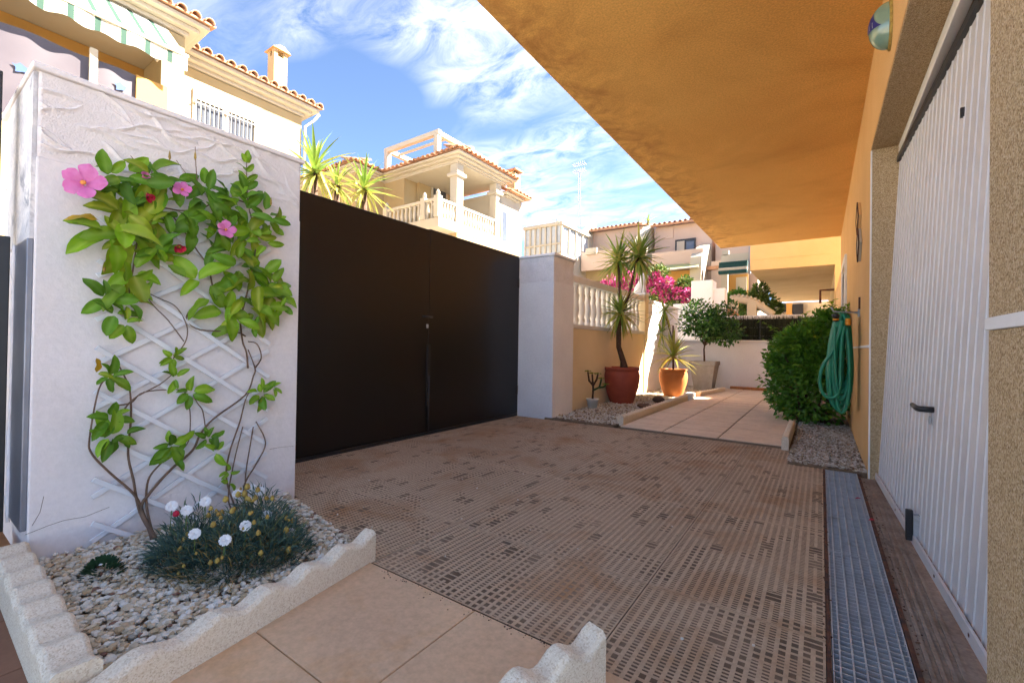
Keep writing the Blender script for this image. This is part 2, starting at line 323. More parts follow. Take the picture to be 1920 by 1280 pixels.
def relief_slab(lx, ly, seed):
    """paving slab: pit floor, long rails along Y every 3.2 cm, short cross rungs between them"""
    r = random.Random(seed); b = MB(); H = .0020
    nc = max(2, round(lx/.0322)); px = lx/nc; nr = max(2, round(ly/.0162)); py = ly/nr
    rw = px*.40
    # cell map: 0 = rungs every pitch, 1 = rungs every second pitch (square slots), per block of 2 x 4
    kind = {}
    def k_(c, q):
        key = (c//2, q//5)
        if key not in kind: kind[key] = r.choice((0,0,0,0,0,0,0,1,1,2))
        return kind[key]
    for c in range(nc+1):
        x = c*px; x0 = max(0, x-rw/2); x1 = min(lx, x+rw/2)
        # a rail is broken where a wide slot crosses it
        y = 0; start = 0; q = 0
        while q < nr:
            if c % 2 == 1 and c < nc and k_(c, q) == 2:
                if q*py > start: b.box(x0, x1, start, q*py, 0, H, False)
                while q < nr and k_(c, q) == 2: q += 1
                start = q*py
            else: q += 1
        if ly-start > .002: b.box(x0, x1, start, ly, 0, H, False)
    for c in range(nc):
        x0 = c*px+rw/2; x1 = (c+1)*px-rw/2
        for q in range(nr+1):
            kk = k_(c, min(q, nr-1))
            if kk == 1 and q % 2: continue
            e0, e1 = x0, x1
            if kk == 2 and q % 2: continue
            if kk == 2:
                if c % 2 == 0: e1 = x1+rw
            y = q*py; hw = py*(.20 if kk != 1 else .32)
            b.box(e0, e1, max(0, y-hw), min(ly, y+hw), 0, H-.0004, False)
    # frame and bed
    e = .007
    b.box(0, e, 0, ly, 0, H+.0003, False); b.box(lx-e, lx, 0, ly, 0, H+.0003, False); b.box(e, lx-e, 0, e, 0, H+.0006, False); b.box(e, lx-e, ly-e, ly, 0, H+.0006, False)
    n = len(b.f)
    b.add([(0,0,.0005),(lx,0,.0005),(lx,ly,.0005),(0,ly,.0005)], [(0,1,2,3)])
    b.box(0, lx, 0, ly, -.03, -.0005)
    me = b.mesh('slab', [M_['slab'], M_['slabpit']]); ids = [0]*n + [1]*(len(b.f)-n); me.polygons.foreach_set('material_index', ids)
    return me
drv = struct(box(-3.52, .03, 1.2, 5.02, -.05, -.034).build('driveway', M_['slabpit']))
XB = [-3.50, -2.625, -1.592, -.565, .022]; YB = [1.245, 1.79, 2.82, 3.85, 4.985]
cache = {}
for i in range(4):
    for j in range(4):
        x0, x1, y0, y1 = XB[i]+.002, XB[i+1]-.002, YB[j]+.002, YB[j+1]-.002
        if i == 0 and j == 0: y0 = 1.5
        if i == 3 and j == 0: y0 = .75
        key = (round(x1-x0, 3), round(y1-y0, 3))
        if key not in cache: cache[key] = relief_slab(x1-x0, y1-y0, len(cache)*3+1)
        inst('slab', cache[key], drv, Matrix.Translation((x0, y0, -.0020 + rnd.uniform(-.0005, .0005))))

pat = struct(box(-1.62, -.3, -2.2, 1.235, -.05, .004).build('patio', M_['grout']))
for i in range(3):
    for j in range(8):
        x0 = (-1.60, -1.0, -.545)[i]; x1 = (-1.004, -.549, -.34)[i]; y1 = 1.232-j*.512; y0 = y1-.507
        x1 = min(x1, -.34)
        MB().box(x0, x1, y0, y1, -.02, .008).build('tile', M_['patio'], pat, bevel=.002, seg=1)
tfl = struct(box(-3.0, -1.5, -3, .27, -.05, -.003).build('side_floor', M_['grout']))
for i in range(4):
    for j in range(6):
        x0 = -2.96+i*.36; y1 = .268-j*.36
        MB().box(x0, x0+.355, y1-.355, y1, -.02, .002).build('tile', M_['terra'], tfl, bevel=.002, seg=1)

pth = struct(box(-1.93, -.235, 5.0, 11.42, -.05, .018).build('garden_path', M_['pathgrout']))
xs = [-1.93, -1.437, -.87, -.24]
for i in range(3):
    y = 5.0
    while y < 11.3:
        y1 = min(y+.38, 11.42)
        MB().box(xs[i]+.007, xs[i+1]-.007, y+.010, y1-.010, 0, .026+rnd.uniform(-.0015, .0015)).build('tile', M_['path'], pth, bevel=.003, seg=1)
        y = y1
bed = struct(box(-2.95, -2.0, 5.0, 11.5, -.05, .02).build('garden_bed_soil', M_['soil']))
bed2 = struct(box(-.22, .3, 4.36, 11.4, -.05, .012).build('hedge_bed_soil', M_['soil']))
plb = struct(MB().prism([(-2.65,.27),(-1.50,.27),(-1.645,1.25),(-2.65,1.43)], 2, -.05, .022).build('planter_soil', M_['soil']))

ICO_V = []
_p = (1+5**.5)/2
for a, b in ((1,_p),(-1,_p),(1,-_p),(-1,-_p)): ICO_V += [(0,a,b),(a,b,0),(b,0,a)]
ICO = np.array([(-1,_p,0),(1,_p,0),(-1,-_p,0),(1,-_p,0),(0,-1,_p),(0,1,_p),(0,-1,-_p),(0,1,-_p),(_p,0,-1),(_p,0,1),(-_p,0,-1),(-_p,0,1)])/1.9
ICF = np.array([(0,11,5),(0,5,1),(0,1,7),(0,7,10),(0,10,11),(1,5,9),(5,11,4),(11,10,2),(10,7,6),(7,1,8),(3,9,4),(3,4,2),(3,2,6),(3,6,8),(3,8,9),(4,9,5),(2,4,11),(6,2,10),(8,6,7),(9,8,1)])
def pebbles(name, n, fx, smin, smax, mt, seed, parent=None, flat=.6):
    rs = np.random.RandomState(seed); V = np.zeros((n*12, 3)); Fs = np.zeros((n*20, 3), int)
    pts = fx(rs, n)
    for i in range(n):
        v = ICO*(1+rs.uniform(-.22, .22, (12, 1))); s = rs.uniform(smin, smax)*np.array([1, rs.uniform(.55, .95), flat*rs.uniform(.6, 1.1)])
        v = v*s; a, t = rs.uniform(0, 6.28), rs.uniform(-.5, .5)
        ca, sa, ct, st = math.cos(a), math.sin(a), math.cos(t), math.sin(t)
        v = v @ np.array([[1,0,0],[0,ct,st],[0,-st,ct]]) @ np.array([[ca,sa,0],[-sa,ca,0],[0,0,1]])
        V[i*12:(i+1)*12] = v+pts[i]; Fs[i*20:(i+1)*20] = ICF+i*12
    me = bpy.data.meshes.new(name); me.from_pydata(V.tolist(), [], Fs.tolist()); me.update(); me.materials.append(mt)
    ob = bpy.data.objects.new(name, me); C.objects.link(ob); ORG[ob] = Vector((0,0,0)); return stuff(ob)
def area(x0, x1, y0, y1, z0, z1): return lambda rs, n: np.stack([rs.uniform(x0, x1, n), rs.uniform(y0, y1, n), rs.uniform(z0, z1, n)], 1)
def bed_pts(rs, n):
    out = []
    while len(out) < n:
        x, y = rs.uniform(-2.64, -1.5), rs.uniform(.36, 1.45)
        if x < -1.56-(y-.36)*.115 and y < 1.44-(x+2.65)*.19: out.append((x, y, rs.uniform(.024, .046)))
    return np.array(out)
tag(pebbles('gravel', 6000, bed_pts, .008, .018, M_['gravel'], 3), 'pale mixed gravel filling the kerbed bed below the flowering vine', 'gravel')
tag(pebbles('gravel', 6500, area(-2.94, -2.03, 5.05, 11.4, .018, .036), .010, .022, M_['gravel'], 4), 'pale gravel around the potted plants by the low wall', 'gravel')
tag(pebbles('gravel', 5500, area(-.22, .295, 4.38, 6.9, .010, .028), .007, .015, M_['gravel2'], 5), 'fine grey gravel strip in front of the hedge by the garage', 'gravel')
deb = pebbles('debris', 46, lambda rs, n: np.stack([np.where(np.arange(n) < 30, rs.uniform(-2.6, -1.6, n), rs.uniform(-1.8, -.1, n)), rs.uniform(1.4, 3.2, n), rs.uniform(.002, .004, n)], 1), .003, .008, M_['gravel'], 6)
tag(deb, 'stray light stone chips scattered on the ribbed driveway', 'stones')

cr_ = pebbles('dirt_crumbs', 420, lambda rs, n: np.stack([np.where(np.arange(n) < 200, rs.normal(.262, .012, n), rs.normal(.026, .006, n)), rs.uniform(1.0, 4.3, n), np.full(n, .003)], 1), .0015, .006, M_['stone'], 16)
tag(cr_, 'brown dirt crumbs gathered along the edges of the drain', 'dirt')
cr2 = pebbles('dirt_crumbs', 90, lambda rs, n: np.stack([rs.uniform(-1.5, -.5, n), 1.235+np.abs(rs.normal(0, .02, n))*-1, np.full(n, .009)], 1), .0012, .004, M_['stone'], 17)
tag(cr2, 'dark crumbs along the edge between sandy tiles and driveway', 'dirt')
# ------------------------------------------------------------------ kerbs
def kerb_mesh(L, wd, hb, amp, nw, ph=0.0, rise=0.0):
    """scalloped edging stone along +Y, length L"""
    b = MB(); n = nw*8; vs = []; fs = []
    for i in range(n+1):
        y = L*i/n; u = nw*i/n+ph
        z = hb+amp*math.cos(2*math.pi*u)+rise*(i/n)**3
        c = .012
        for (x, zz) in ((-wd/2,0),(-wd/2,z-c),(-wd/2+c,z),(wd/2-c,z),(wd/2,z-c),(wd/2,0)): vs.append((x, y, zz))
    for i in range(n):
        for k in range(5): fs.append((i*6+k, i*6+k+1, i*6+6+k+1, i*6+6+k))
        fs.append((i*6+5, i*6, i*6+6, i*6+11))
    b.add(vs, fs, False); b.add([vs[k] for k in range(6)], [(5,4,3,2,1,0)]); b.add([vs[n*6+k] for k in range(6)], [(0,1,2,3,4,5)])
    return b.mesh('kerb_stone', M_['kerb'])
def kerb(p0, p1, me, label, group='scalloped cast stone edging'):
    d = Vector((p1[0]-p0[0], p1[1]-p0[1], 0)); a = math.atan2(d.y, d.x)-math.pi/2
    ob = inst('kerb_stone', me, None, Matrix.Translation((p0[0], p0[1], p0[2] if len(p0) > 2 else 0)) @ Matrix.Rotation(a, 4, 'Z'))
    bv = ob.modifiers.new('bevel', 'BEVEL'); bv.width = .003; bv.segments = 1; bv.limit_method = 'ANGLE'
    return tag(ob, label, 'kerb', group)
kA = kerb_mesh(.66, .072, .106, .013, 4, 0.0, .014)
kerb((-1.52, .605), (-1.625, 1.255), kA, 'scalloped pale kerb stone between the flower bed and driveway corner')
kB = kerb_mesh(.40, .072, .106, .013, 2, 0.0)
kerb((-1.46, .215), (-1.52, .60), kB, 'scalloped kerb stone nearest the camera at the bed corner')
kC = kerb_mesh(1.10, .10, .122, .012, 7, 0.0)
kerb((-1.52, .300), (-2.63, .318), kC, 'long scalloped kerb along the left end of the flower bed')
kD = kerb_mesh(.55, .075, .125, .016, 4, 0.0, .018)
kerb((-.69, .66), (-.515, 1.19), kD, 'short scalloped kerb stone end standing at the right of the sandy tiles')
kE = kerb_mesh(1.05, .075, .115, .008, 9, 0.0)
for q, lab in enumerate(('first scalloped kerb stone of the garden path, at the driveway end', 'second scalloped kerb stone along the gravel and garden path', 'third scalloped kerb stone along the path by the orange pot')):
    kerb((-1.985, 5.17+q*1.055), (-1.985, 6.21+q*1.055), kE, lab)
kF = kerb_mesh(1.5, .09, .10, .006, 10)
kerb((-1.95, 9.15), (-1.75, 10.63), kF, 'farther pale kerb beside the grey pot and path')
kG = kerb_mesh(1.2, .06, .12, .006, 8)
kerb((-.27, 4.93), (-.27, 6.12), kG, 'kerb stone between the path and the gravel by the hedge')
tag(box(-2.03, -1.9, 8.5, 8.68, 0, .13).build('kerb_block', M_['whiteclean'], org=(-1.96,8.6,0), bevel=.008), 'short white block ending the scalloped path kerb', 'kerb')
bs = thing('brick_edging', (-1.3, 11.38, 0), 'low terracotta edging strip at the foot of the far white wall', 'edging')
for i in range(7): MB().box(-1.72+i*.21, -1.515+i*.21, 11.33, 11.42, 0, .085).build('brick', M_['brick'], bs, bevel=.006)

# ------------------------------------------------------------------ left gate wall with trowelled band
WX = -2.65
gw = thing('gate_wall', (-3.03, .92, 0), 'white plastered gate wall with trowelled upper band behind the vine', 'wall')
MB().box(-3.42, WX, .365, 1.49, -.03, 1.70).build('wall_body', M_['white'], gw, bevel=.006)
MB().box(-3.42, WX-.012, .365, 1.49, 1.7005, 2.055).build('wall_top', M_['white'], gw)
MB().box(-3.44, WX+.012, .345, 1.508, 2.056, 2.082).build('coping', M_['white'], gw, bevel=.006)
# trowelled relief: arcs of plaster pushed up by the float
rs = np.random.RandomState(11)
ny, nz = 460, 150
Yg, Zg = np.meshgrid(np.linspace(.366, 1.489, ny), np.linspace(1.702, 2.054, nz))
Hh = np.zeros_like(Yg)
for s in range(54):
    cy0, cz0 = rs.uniform(.3, 1.55), rs.uniform(1.66, 2.1); a0 = rs.uniform(-.7, .35); L = rs.uniform(.15, .5); cv = rs.uniform(-2.2, 2.2)
    u = (Yg-cy0)*math.cos(a0)+(Zg-cz0)*math.sin(a0); v = -(Yg-cy0)*math.sin(a0)+(Zg-cz0)*math.cos(a0)-cv*u*u
    v = v+.006*np.sin(u*40+s)
    m_ = np.clip(1-(u/(L*.5))**4, 0, 1)
    ridge = np.where(v > 0, np.exp(-(v/.0018)**2), np.exp(-(v/.010)**2)*.9)*rs.uniform(.008, .016)
    Hh = np.maximum(Hh, ridge*m_)
edge = np.clip((Zg-1.702)/.02, 0, 1)*np.clip((Yg-.366)/.01, 0, 1)*np.clip((1.489-Yg)/.01, 0, 1)
Hh = Hh*edge + .0015*rs.uniform(-1, 1, Hh.shape)*edge
vv = np.stack([np.full(Yg.size, WX-.010)+Hh.ravel()+.004*edge.ravel(), Yg.ravel(), Zg.ravel()], 1)
ff = [(j*ny+i, j*ny+i+1, (j+1)*ny+i+1, (j+1)*ny+i) for j in range(nz-1) for i in range(ny-1)]
rb = MB(); rb.add(vv.tolist(), ff, True); rb.build('trowelled_band', M_['white'], gw)
# worn end of the wall: flaked plaster above, steel strip below
MB().box(-3.2, WX-.012, .352, .366, 1.36, 2.05).build('flaked_end', M_['plaster'], gw)
MB().box(-2.93, WX-.014, .345, .3655, .16, 1.36).build('steel_strip', M_['steelstrip'], gw, bevel=.004)
ed = MB(); y0 = .352
pts = []
for i in range(40):
    z = .14+i*1.22/39; pts.append((-2.935+rnd.uniform(-.008, .008), .344, z))
ed.tube(pts, [rnd.uniform(.004, .012) for _ in pts], 5)
ed.build('torn_edge', M_['white'], gw)
for pts_ in (((47,1002),(90,985),(120,975),(160,968),(205,950)), ((505,842),(525,838),(550,836)), ((330,300),(352,330),(378,352),(390,372)), ((60,985),(75,960),(82,930))):
    MB().tube([at(x, y, 0, WX+.0004) for x, y in pts_], .0011, 4).build('hairline_crack', M_['slabpit'], gw)
# pedestrian gate left of the wall
pg = thing('side_gate', (-3.1, -.2, 0), 'dark side gate leaf with post at the left edge', 'gate')
MB().box(-3.0, -2.96, -.9, .335, .09, 1.40).build('panel', M_['black'], pg, bevel=.004)
MB().box(-3.06, -2.955, .262, .30, 1.40, 2.12).build('post', M_['black'], pg, bevel=.004)
st = thing('doorstep', (-2.9, .1, 0), 'orange step tile with a blue painted riser left of the planter', 'step')
MB().box(-3.0, -2.72, -.8, .335, .060, .095).build('tread', M_['brick'], st, bevel=.006)
MB().box(-2.995, -2.735, -.8, .332, 0, .0595).build('riser', M_['azul'], st)

# second pillar, low wall and balustrade
pl = thing('gate_pillar', (-3.12, 5.3, 0), 'white gate pillar at the far end of the dark gate', 'pillar')
MB().box(-3.42, -2.85, 5.02, 5.60, -.03, 1.80).build('shaft', M_['white2'], pl, bevel=.008)
MB().box(-3.415, -2.856, 5.026, 5.594, 1.8005, 2.13).build('textured_band', mat('rough_band_plaster', (.82,.80,.82), .9, (.75,.73,.75), 6, fine=.08, bump=1.0, bscale=45, bdist=.02), pl, bevel=.006)
MB().box(-3.44, -2.83, 5.0, 5.62, 2.1305, 2.165).build('cap', M_['white2'], pl, bevel=.008)
lw = thing('balustrade_wall', (-3.03, 7.3, 0), 'cream low garden wall carrying a white balustrade', 'wall')
MB().box(-3.12, -2.95, 5.605, 8.96, -.03, 1.215).build('wall_body', M_['cream'], lw, bevel=.006)
MB().box(-3.14, -2.93, 5.605, 8.96, 1.216, 1.275).build('lower_rail', M_['whiteclean'], lw, bevel=.01)
MB().box(-3.14, -2.93, 5.605, 8.90, 1.885, 1.99).build('upper_rail', M_['whiteclean'], lw, bevel=.015)
bal = MB(); bal.lathe([(.045,0),(.05,.02),(.05,.05),(.036,.06),(.032,.09),(.05,.15),(.060,.22),(.055,.30),(.040,.40),(.032,.47),(.036,.49),(.046,.51),(.036,.53),(.048,.56),(.048,.61)], n=14)
balm = bal.mesh('baluster', M_['whiteclean'])
for i in range(15): inst('baluster', balm, lw, Matrix.Translation((-3.035, 5.80+i*.208, 1.275)))
MB().box(-3.15, -2.92, 8.90, 9.10, -.03, 2.02).build('newel', M_['cream'], lw, bevel=.01)
ew = thing('end_garden_wall', (-3.03, 10.3, 0), 'sunlit white garden wall past the balustrade', 'wall')
MB().box(-3.12, -2.95, 9.105, 11.5, -.03, 1.90).build('wall_body', M_['white2'], ew, bevel=.006)
MB().box(-3.14, -2.93, 9.105, 11.5, 1.901, 1.95).build('coping', M_['whiteclean'], ew, bevel=.008)
fw = thing('far_wall', (-1.3, 11.56, 0), 'white wall closing the far end of the garden path', 'wall')
MB().box(-2.945, .30, 11.5, 11.64, -.03, 1.11).build('wall_body', M_['white2'], fw, bevel=.006)
MB().box(-2.945, .30, 11.47, 11.66, 1.111, 1.155).build('coping', M_['whiteclean'], fw, bevel=.008)
sc = thing('screen_fence', (-1.0, 11.55, 1.155), 'dark green brushwood screen fence on top of the far wall', 'fence')
for k in range(3):
    zz = 1.25+k*.2; MB().tube([(-2.2, 11.565, zz), (.28, 11.565, zz)], .004, 5).build('wire', M_['grey'], sc)
sf = MB(); rr = random.Random(5)
for i in range(520):
    x = rr.uniform(-2.25, .28); tl = rr.uniform(-.03, .03); y = 11.55+rr.uniform(-.012, .012); h0 = 1.70+rr.uniform(-.05, .03)
    sf.tube([(x, y, 1.157), (x+tl, y+rr.uniform(-.01, .01), h0)], [.0045, .0025], 4)
stuff(sf.build('strands', M_['fence'], sc))
MB().box(-2.25, .28, 11.575, 11.585, 1.157, 1.64).build('backing', M_['fence'], sc)
for i in range(3): MB().box(-1.9+i*.75, -1.885+i*.75, 11.53, 11.545, 1.157, 1.66).build('post', M_['black'], sc)
tag(box(-2.28, .3, 11.59, 11.68, 1.156, 1.73).build('neighbour_wall', M_['white2'], org=(-1,11.6,1.156), bevel=.006), 'pale neighbour wall edge just behind the screen fence', 'wall')

# ------------------------------------------------------------------ black double gate
gt = thing('driveway_gate', (-3.4, 3.43, 0), 'tall dark brown double driveway gate with smooth sheet leaves', 'gate')
MB().box(-3.43, -3.39, 1.50, 3.322, .0305, 2.155).build('leaf', M_['gate'], gt, bevel=.004)
MB().box(-3.425, -3.388, 3.3225, 5.015, .0305, 2.165).build('leaf', M_['gate'], gt, bevel=.004)
MB().box(-3.45, -3.38, 1.5, 5.0, -.004, .03).build('threshold', M_['black'], gt)
MB().box(-3.392, -3.375, 3.30, 3.345, .30, .95).build('bolt_plate', M_['black'], gt, bevel=.002)
MB().tube([(-3.372, 3.325, .02), (-3.372, 3.325, .62)], .008, 8).build('drop_bolt', M_['black'], gt)
MB().tube([(-3.372, 3.22, 1.235), (-3.345, 3.23, 1.235), (-3.345, 3.335, 1.235)], .009, 8).build('handle', M_['black'], gt)
MB().box(-3.392, -3.376, 3.29, 3.31, 1.12, 1.16).build('lock', M_['galv'], gt)
for z in (.35, 1.8): MB().tube([(-3.385, 4.99, z-.06), (-3.385, 4.99, z+.06)], .014, 8).build('hinge', M_['black'], gt)

# ------------------------------------------------------------------ the house with the garage
SZ = 3.12
gh = thing('garage_house', (3, 3, 0), 'peach rendered house with overhanging balcony and pebbledash garage surround', 'house')
MB().box(.30, .62, 4.26, 10.45, -.03, SZ).build('side_wall', M_['peach'], gh)
MB().box(.302, .70, 4.245, 4.259, -.03, 2.455).build('far_jamb', M_['pebble'], gh)
MB().box(.297, .307, 4.241, 4.262, -.02, 2.45).build('corner_bead', M_['whiteclean'], gh, bevel=.003)
MB().box(.30, .62, .85, 1.385, -.03, .998).build('near_plinth', M_['pebble'], gh)
MB().box(.30, .62, .85, 1.385, 1.026, SZ).build('near_wall', M_['pebble'], gh)
MB().box(.294, .62, .85, 1.388, .9985, 1.0255).build('plinth_strip', M_['whiteclean'], gh, bevel=.002)
MB().box(.294, .31, 4.265, 10.44, .975, .995).build('plinth_strip', M_['whiteclean'], gh, bevel=.002)
MB().box(.30, .62, 1.386, 4.259, 2.475, SZ).build('lintel', M_['peach'], gh)
MB().box(.302, .60, 1.386, 4.244, 2.455, 2.4745).build('lintel_underside', M_['pebble'], gh)
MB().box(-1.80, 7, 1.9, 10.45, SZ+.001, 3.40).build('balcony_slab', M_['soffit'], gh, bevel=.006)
MB().box(-1.80, -1.68, 1.9, 10.45, 3.401, 4.35).build('balcony_parapet', M_['peach'], gh)
MB().box(-1.679, .3, 10.33, 10.45, 3.401, 4.35).build('balcony_parapet', M_['peach'], gh)
MB().box(.3, 7, 1.9, 10.45, 3.401, 7.3).build('upper_storey', M_['peach'], gh)
MB().box(.63, 7, 4.26, 10.449, -.03, SZ).build('ground_storey', M_['peach'], gh)
MB().box(.63, 7, .85, 1.385, -.03, SZ).build('ground_storey', M_['peach'], gh)
# recessed front door beyond the hedge
dr = MB().box(.285, .302, 8.0, 9.0, 0, 2.15).build('front_door', M_['black'], gh)
for a, b in ((7.9, 8.0), (9.0, 9.1)): MB().box(.27, .301, a, b, 0, 2.25).build('door_frame', M_['whiteclean'], gh, bevel=.004)
MB().box(.27, .301, 7.9, 9.1, 2.2505, 2.33).build('door_frame', M_['whiteclean'], gh, bevel=.004)
# garage door: leans outward at the foot as in the photograph
gd = thing('garage_door', (.4, 2.8, 0), 'white ribbed metal up and over garage door', 'garage door')
def dx(y, z): return .357 + (4.25-y)*.030 + z*.046
rb = MB(); ya, yb = 1.30, 4.24; zb, zt = .035, 2.33; n = int((yb-ya)/.088); vs = []; fs = []
pr = []
for i in range(n):
    y = ya+(yb-ya)*i/n; p = (yb-ya)/n
    pr += [(y, 0), (y+p*.88, 0), (y+p*.90, -.0045), (y+p*.97, -.0045)]
pr.append((yb, 0))
for (y, o) in pr:
    vs.append((dx(y, zb)+o, y, zb)); vs.append((dx(y, zt)+o, y, zt))
for i in range(len(pr)-1): fs.append((i*2, i*2+1, i*2+3, i*2+2))
rb.add(vs, fs); rb.build('ribbed_panel', M_['dooren'], gd)
def strip(z0, z1, o0, o1):
    b = MB(); v = []
    for y in (ya, yb):
        for z in (z0, z1):
            for o in (o0, o1): v.append((dx(y, z)+o, y, z))
    b.add(v, [(0,1,3,2),(4,6,7,5),(0,4,5,1),(2,3,7,6),(0,2,6,4),(1,5,7,3)]); return b
strip(.008, .05, -.022, -.012).build('bottom_rail', M_['dooren'], gd)
strip(2.3305, 2.375, -.02, .03).build('door_gap_shade', M_['black'], gd)  # black strip painted in for the shade of the gap above the door
MB().box(.455, .50, 1.386, 4.244, 2.385, 2.4545).build('head_frame', M_['whiteclean'], gd, bevel=.003)
MB().box(.56, .6, 1.386, 4.24, 2.2, 2.4545).build('dark_gap_backing', M_['black'], gd)  # black box behind the head frame, colouring the gap's shade
for y in (1.75, 2.05, 2.5, 2.95, 3.4): MB().box(dx(y,.03)-.0235, dx(y,.03)-.0215, y-.006, y+.006, .026, .036).build('screw', M_['iron'], gd)
hp = at(1750, 768, 0, .43)
hx = dx(hp.y, hp.z)
MB().tube([(hx, hp.y, hp.z), (hx-.05, hp.y, hp.z), (hx-.055, hp.y+.02, hp.z), (hx-.055, hp.y+.15, hp.z+.004)], [.014,.014,.013,.011], 10).build('handle', M_['black'], gd)
MB().lathe([(.02,0),(.02,.004)], (0,0,0), 12).build('lock_plate', M_['galv'], gd, org=(0,0,0)).matrix_local = Matrix.Translation(Vector((hx-.012, hp.y, hp.z-.05))-ORG[gd]) @ Matrix.Rotation(R_(-90), 4, 'Y')
fp = at(1722, 1045, 0, .40)
fx_ = dx(fp.y, .1)
MB().prism([(fp.y-.012, .02), (fp.y+.012, .02), (fp.y+.014, .17), (fp.y-.010, .17)], 0, fx_-.05, fx_-.022).build('foot_latch', M_['black'], gd, bevel=.004)
MB().box(fx_-.022, fx_+.02, fp.y-.02, fp.y+.02, .02, .15).build('latch_plate', M_['galv'], gd)
tp = at(1787, 215, 0, .46)
MB().box(dx(tp.y, tp.z)-.014, dx(tp.y, tp.z)+.01, tp.y-.008, tp.y+.008, tp.z-.02, tp.z+.02).build('vent_hole', M_['black'], gd)

# drain channel with gratings, sill
dc = struct(box(.018, .252, .6, 4.36, -.16, -.12).build('drain_channel', M_['drain']))
MB().box(.0225, .034, .6, 4.34, -.12, .004).build('channel_edge', M_['iron'], dc)
MB().box(.238, .252, .6, 4.34, -.12, .004).build('channel_edge', M_['iron'], dc)
barm = MB().box(-.098, .098, -.0014, .0014, -.018, 0).mesh('bar', M_['galv'])
rodm = {}
def grate(y0, y1, label):
    t = thing('drain_grating', (.136, y0, 0), label, 'grating', 'galvanised drain gratings before the garage')
    n = int(round((y1-y0)/.030)); z = .002
    for i in range(1, n): inst('bar', barm, t, Matrix.Translation((.136, y0+(y1-y0)*i/n, z)))
    L = round(y1-y0, 3)
    if L not in rodm: rodm[L] = MB().box(-.0022, .0022, .004, L-.004, -.008, .0018).mesh('tie_rod', M_['galv'])
    for k in range(6): inst('tie_rod', rodm[L], t, Matrix.Translation((.136-.080+k*.032, y0, z)))
    MB().box(.037, .0405, y0+.002, y1-.002, -.028, .004).build('side_plate', M_['galv'], t)
    MB().box(.2315, .235, y0+.002, y1-.002, -.028, .004).build('side_plate', M_['galv'], t)
    MB().box(.0405, .2315, y0+.002, y0+.006, -.028, .004).build('end_plate', M_['galv'], t)
    MB().box(.0405, .2315, y1-.006, y1-.002, -.028, .004).build('end_plate', M_['galv'], t)
grate(3.615, 4.335, 'farthest and shortest galvanised drain grating, beside the fine gravel')
grate(2.60, 3.61, 'middle galvanised drain grating in front of the garage door')
grate(.75, 2.595, 'nearest long galvanised drain grating by the garage sill')
sil = struct(box(.2525, .70, .6, 4.245, -.15, -.002).build('garage_sill', M_['sill']))
for k in range(4):
    MB().box(.27+k*.026, .282+k*.026, .6, 4.22, -.003, .004).build('ridge', M_['sill'], sil)
#@@OBJ
# ------------------------------------------------------------------ trellis on the wall
def W(px, py, off=.0): return at(px, py, 0, WX+off)
tr = thing('trellis', (-2.64, .92, 0), 'white diamond lattice trellis fixed to the gate wall', 'trellis')
def clip(y0, z0, sl, ya, yb, za, zb):
    pts = []
    ys = [ya, yb]
    for z in (za, zb): ys.append(y0+(z-z0)/sl)
    ys = sorted(y for y in ys if ya-1e-6 <= y <= yb+1e-6 and za-1e-6 <= z0+sl*(y-y0) <= zb+1e-6)
    return (ys[0], ys[-1]) if len(ys) > 1 else None
def lath(y0, z0, sl, off):
    c = clip(y0, z0, sl, .575, 1.285, .05, 1.60)
    if not c or c[1]-c[0] < .08: return
    ya, yb = c[0]-.02, c[1]+.02; za, zb = z0+sl*(ya-y0), z0+sl*(yb-y0)
    d = Vector((0, yb-ya, zb-za)).normalized(); nn = Vector((0, -d.z, d.y))*.011
    b = MB(); v = []
    for x in (WX+off, WX+off+.010):
        for (y, z, s) in ((ya, za, -1), (ya, za, 1), (yb, zb, 1), (yb, zb, -1)): v.append((x, y+nn.y*s, z+nn.z*s))
    b.add(v, [(3,2,1,0),(4,5,6,7),(0,1,5,4),(1,2,6,5),(2,3,7,6),(3,0,4,7)])
    b.build('slat', M_['trellis'], tr, bevel=.0015, seg=1)
for k in range(-4, 9): lath(.556, .056+k*.196, .60, .012)
for k in range(-1, 13): lath(.57, .13+k*.193, -.74, .0225)

# ------------------------------------------------------------------ leaves
def leaf_mesh(L, wd, mt, fold=.25, curl=.25, ns=8, tip=1.0, wave=0, twist=0.0, bend=0.0):
    """leaf blade along +X: five points across, a raised midrib (vein attribute), curl, twist and wavy margin"""
    b = MB(); vs = []; fs = []; vn = []
    for i in range(ns+1):
        u = i/ns; ww = wd*.5*(math.sin(math.pi*min(1, u*.96+.02)**.92)**.62) if 0 < i < ns else wd*.02
        z = -curl*L*u*u+.05*math.sin(u*3.1)*L; x = u*L; yo = bend*u*u*L
        tw = twist*u
        for q in (-1, -.5, -.06, .06, .5, 1):
            y = q*ww; zz = fold*abs(y)**1.2*1.3 + wave*math.sin(u*11+q)*ww*abs(q) + (.012*L if abs(q) < .1 else 0)
            vs.append((x, yo+y*math.cos(tw)-zz*math.sin(tw), z+zz*math.cos(tw)+y*math.sin(tw))); vn.append(.75*(1-u*.7) if abs(q) < .1 else (.10 if i % 2 and abs(q) == .5 else 0.0))
    for i in range(ns):
        for k in range(5):
            a = i*6+k; fs.append((a, a+6, a+7, a+1))
    b.add(vs, fs, True); me = b.mesh('leaf', mt)
    at_ = me.attributes.new('vein', 'FLOAT', 'POINT'); at_.data.foreach_set('value', vn); return me
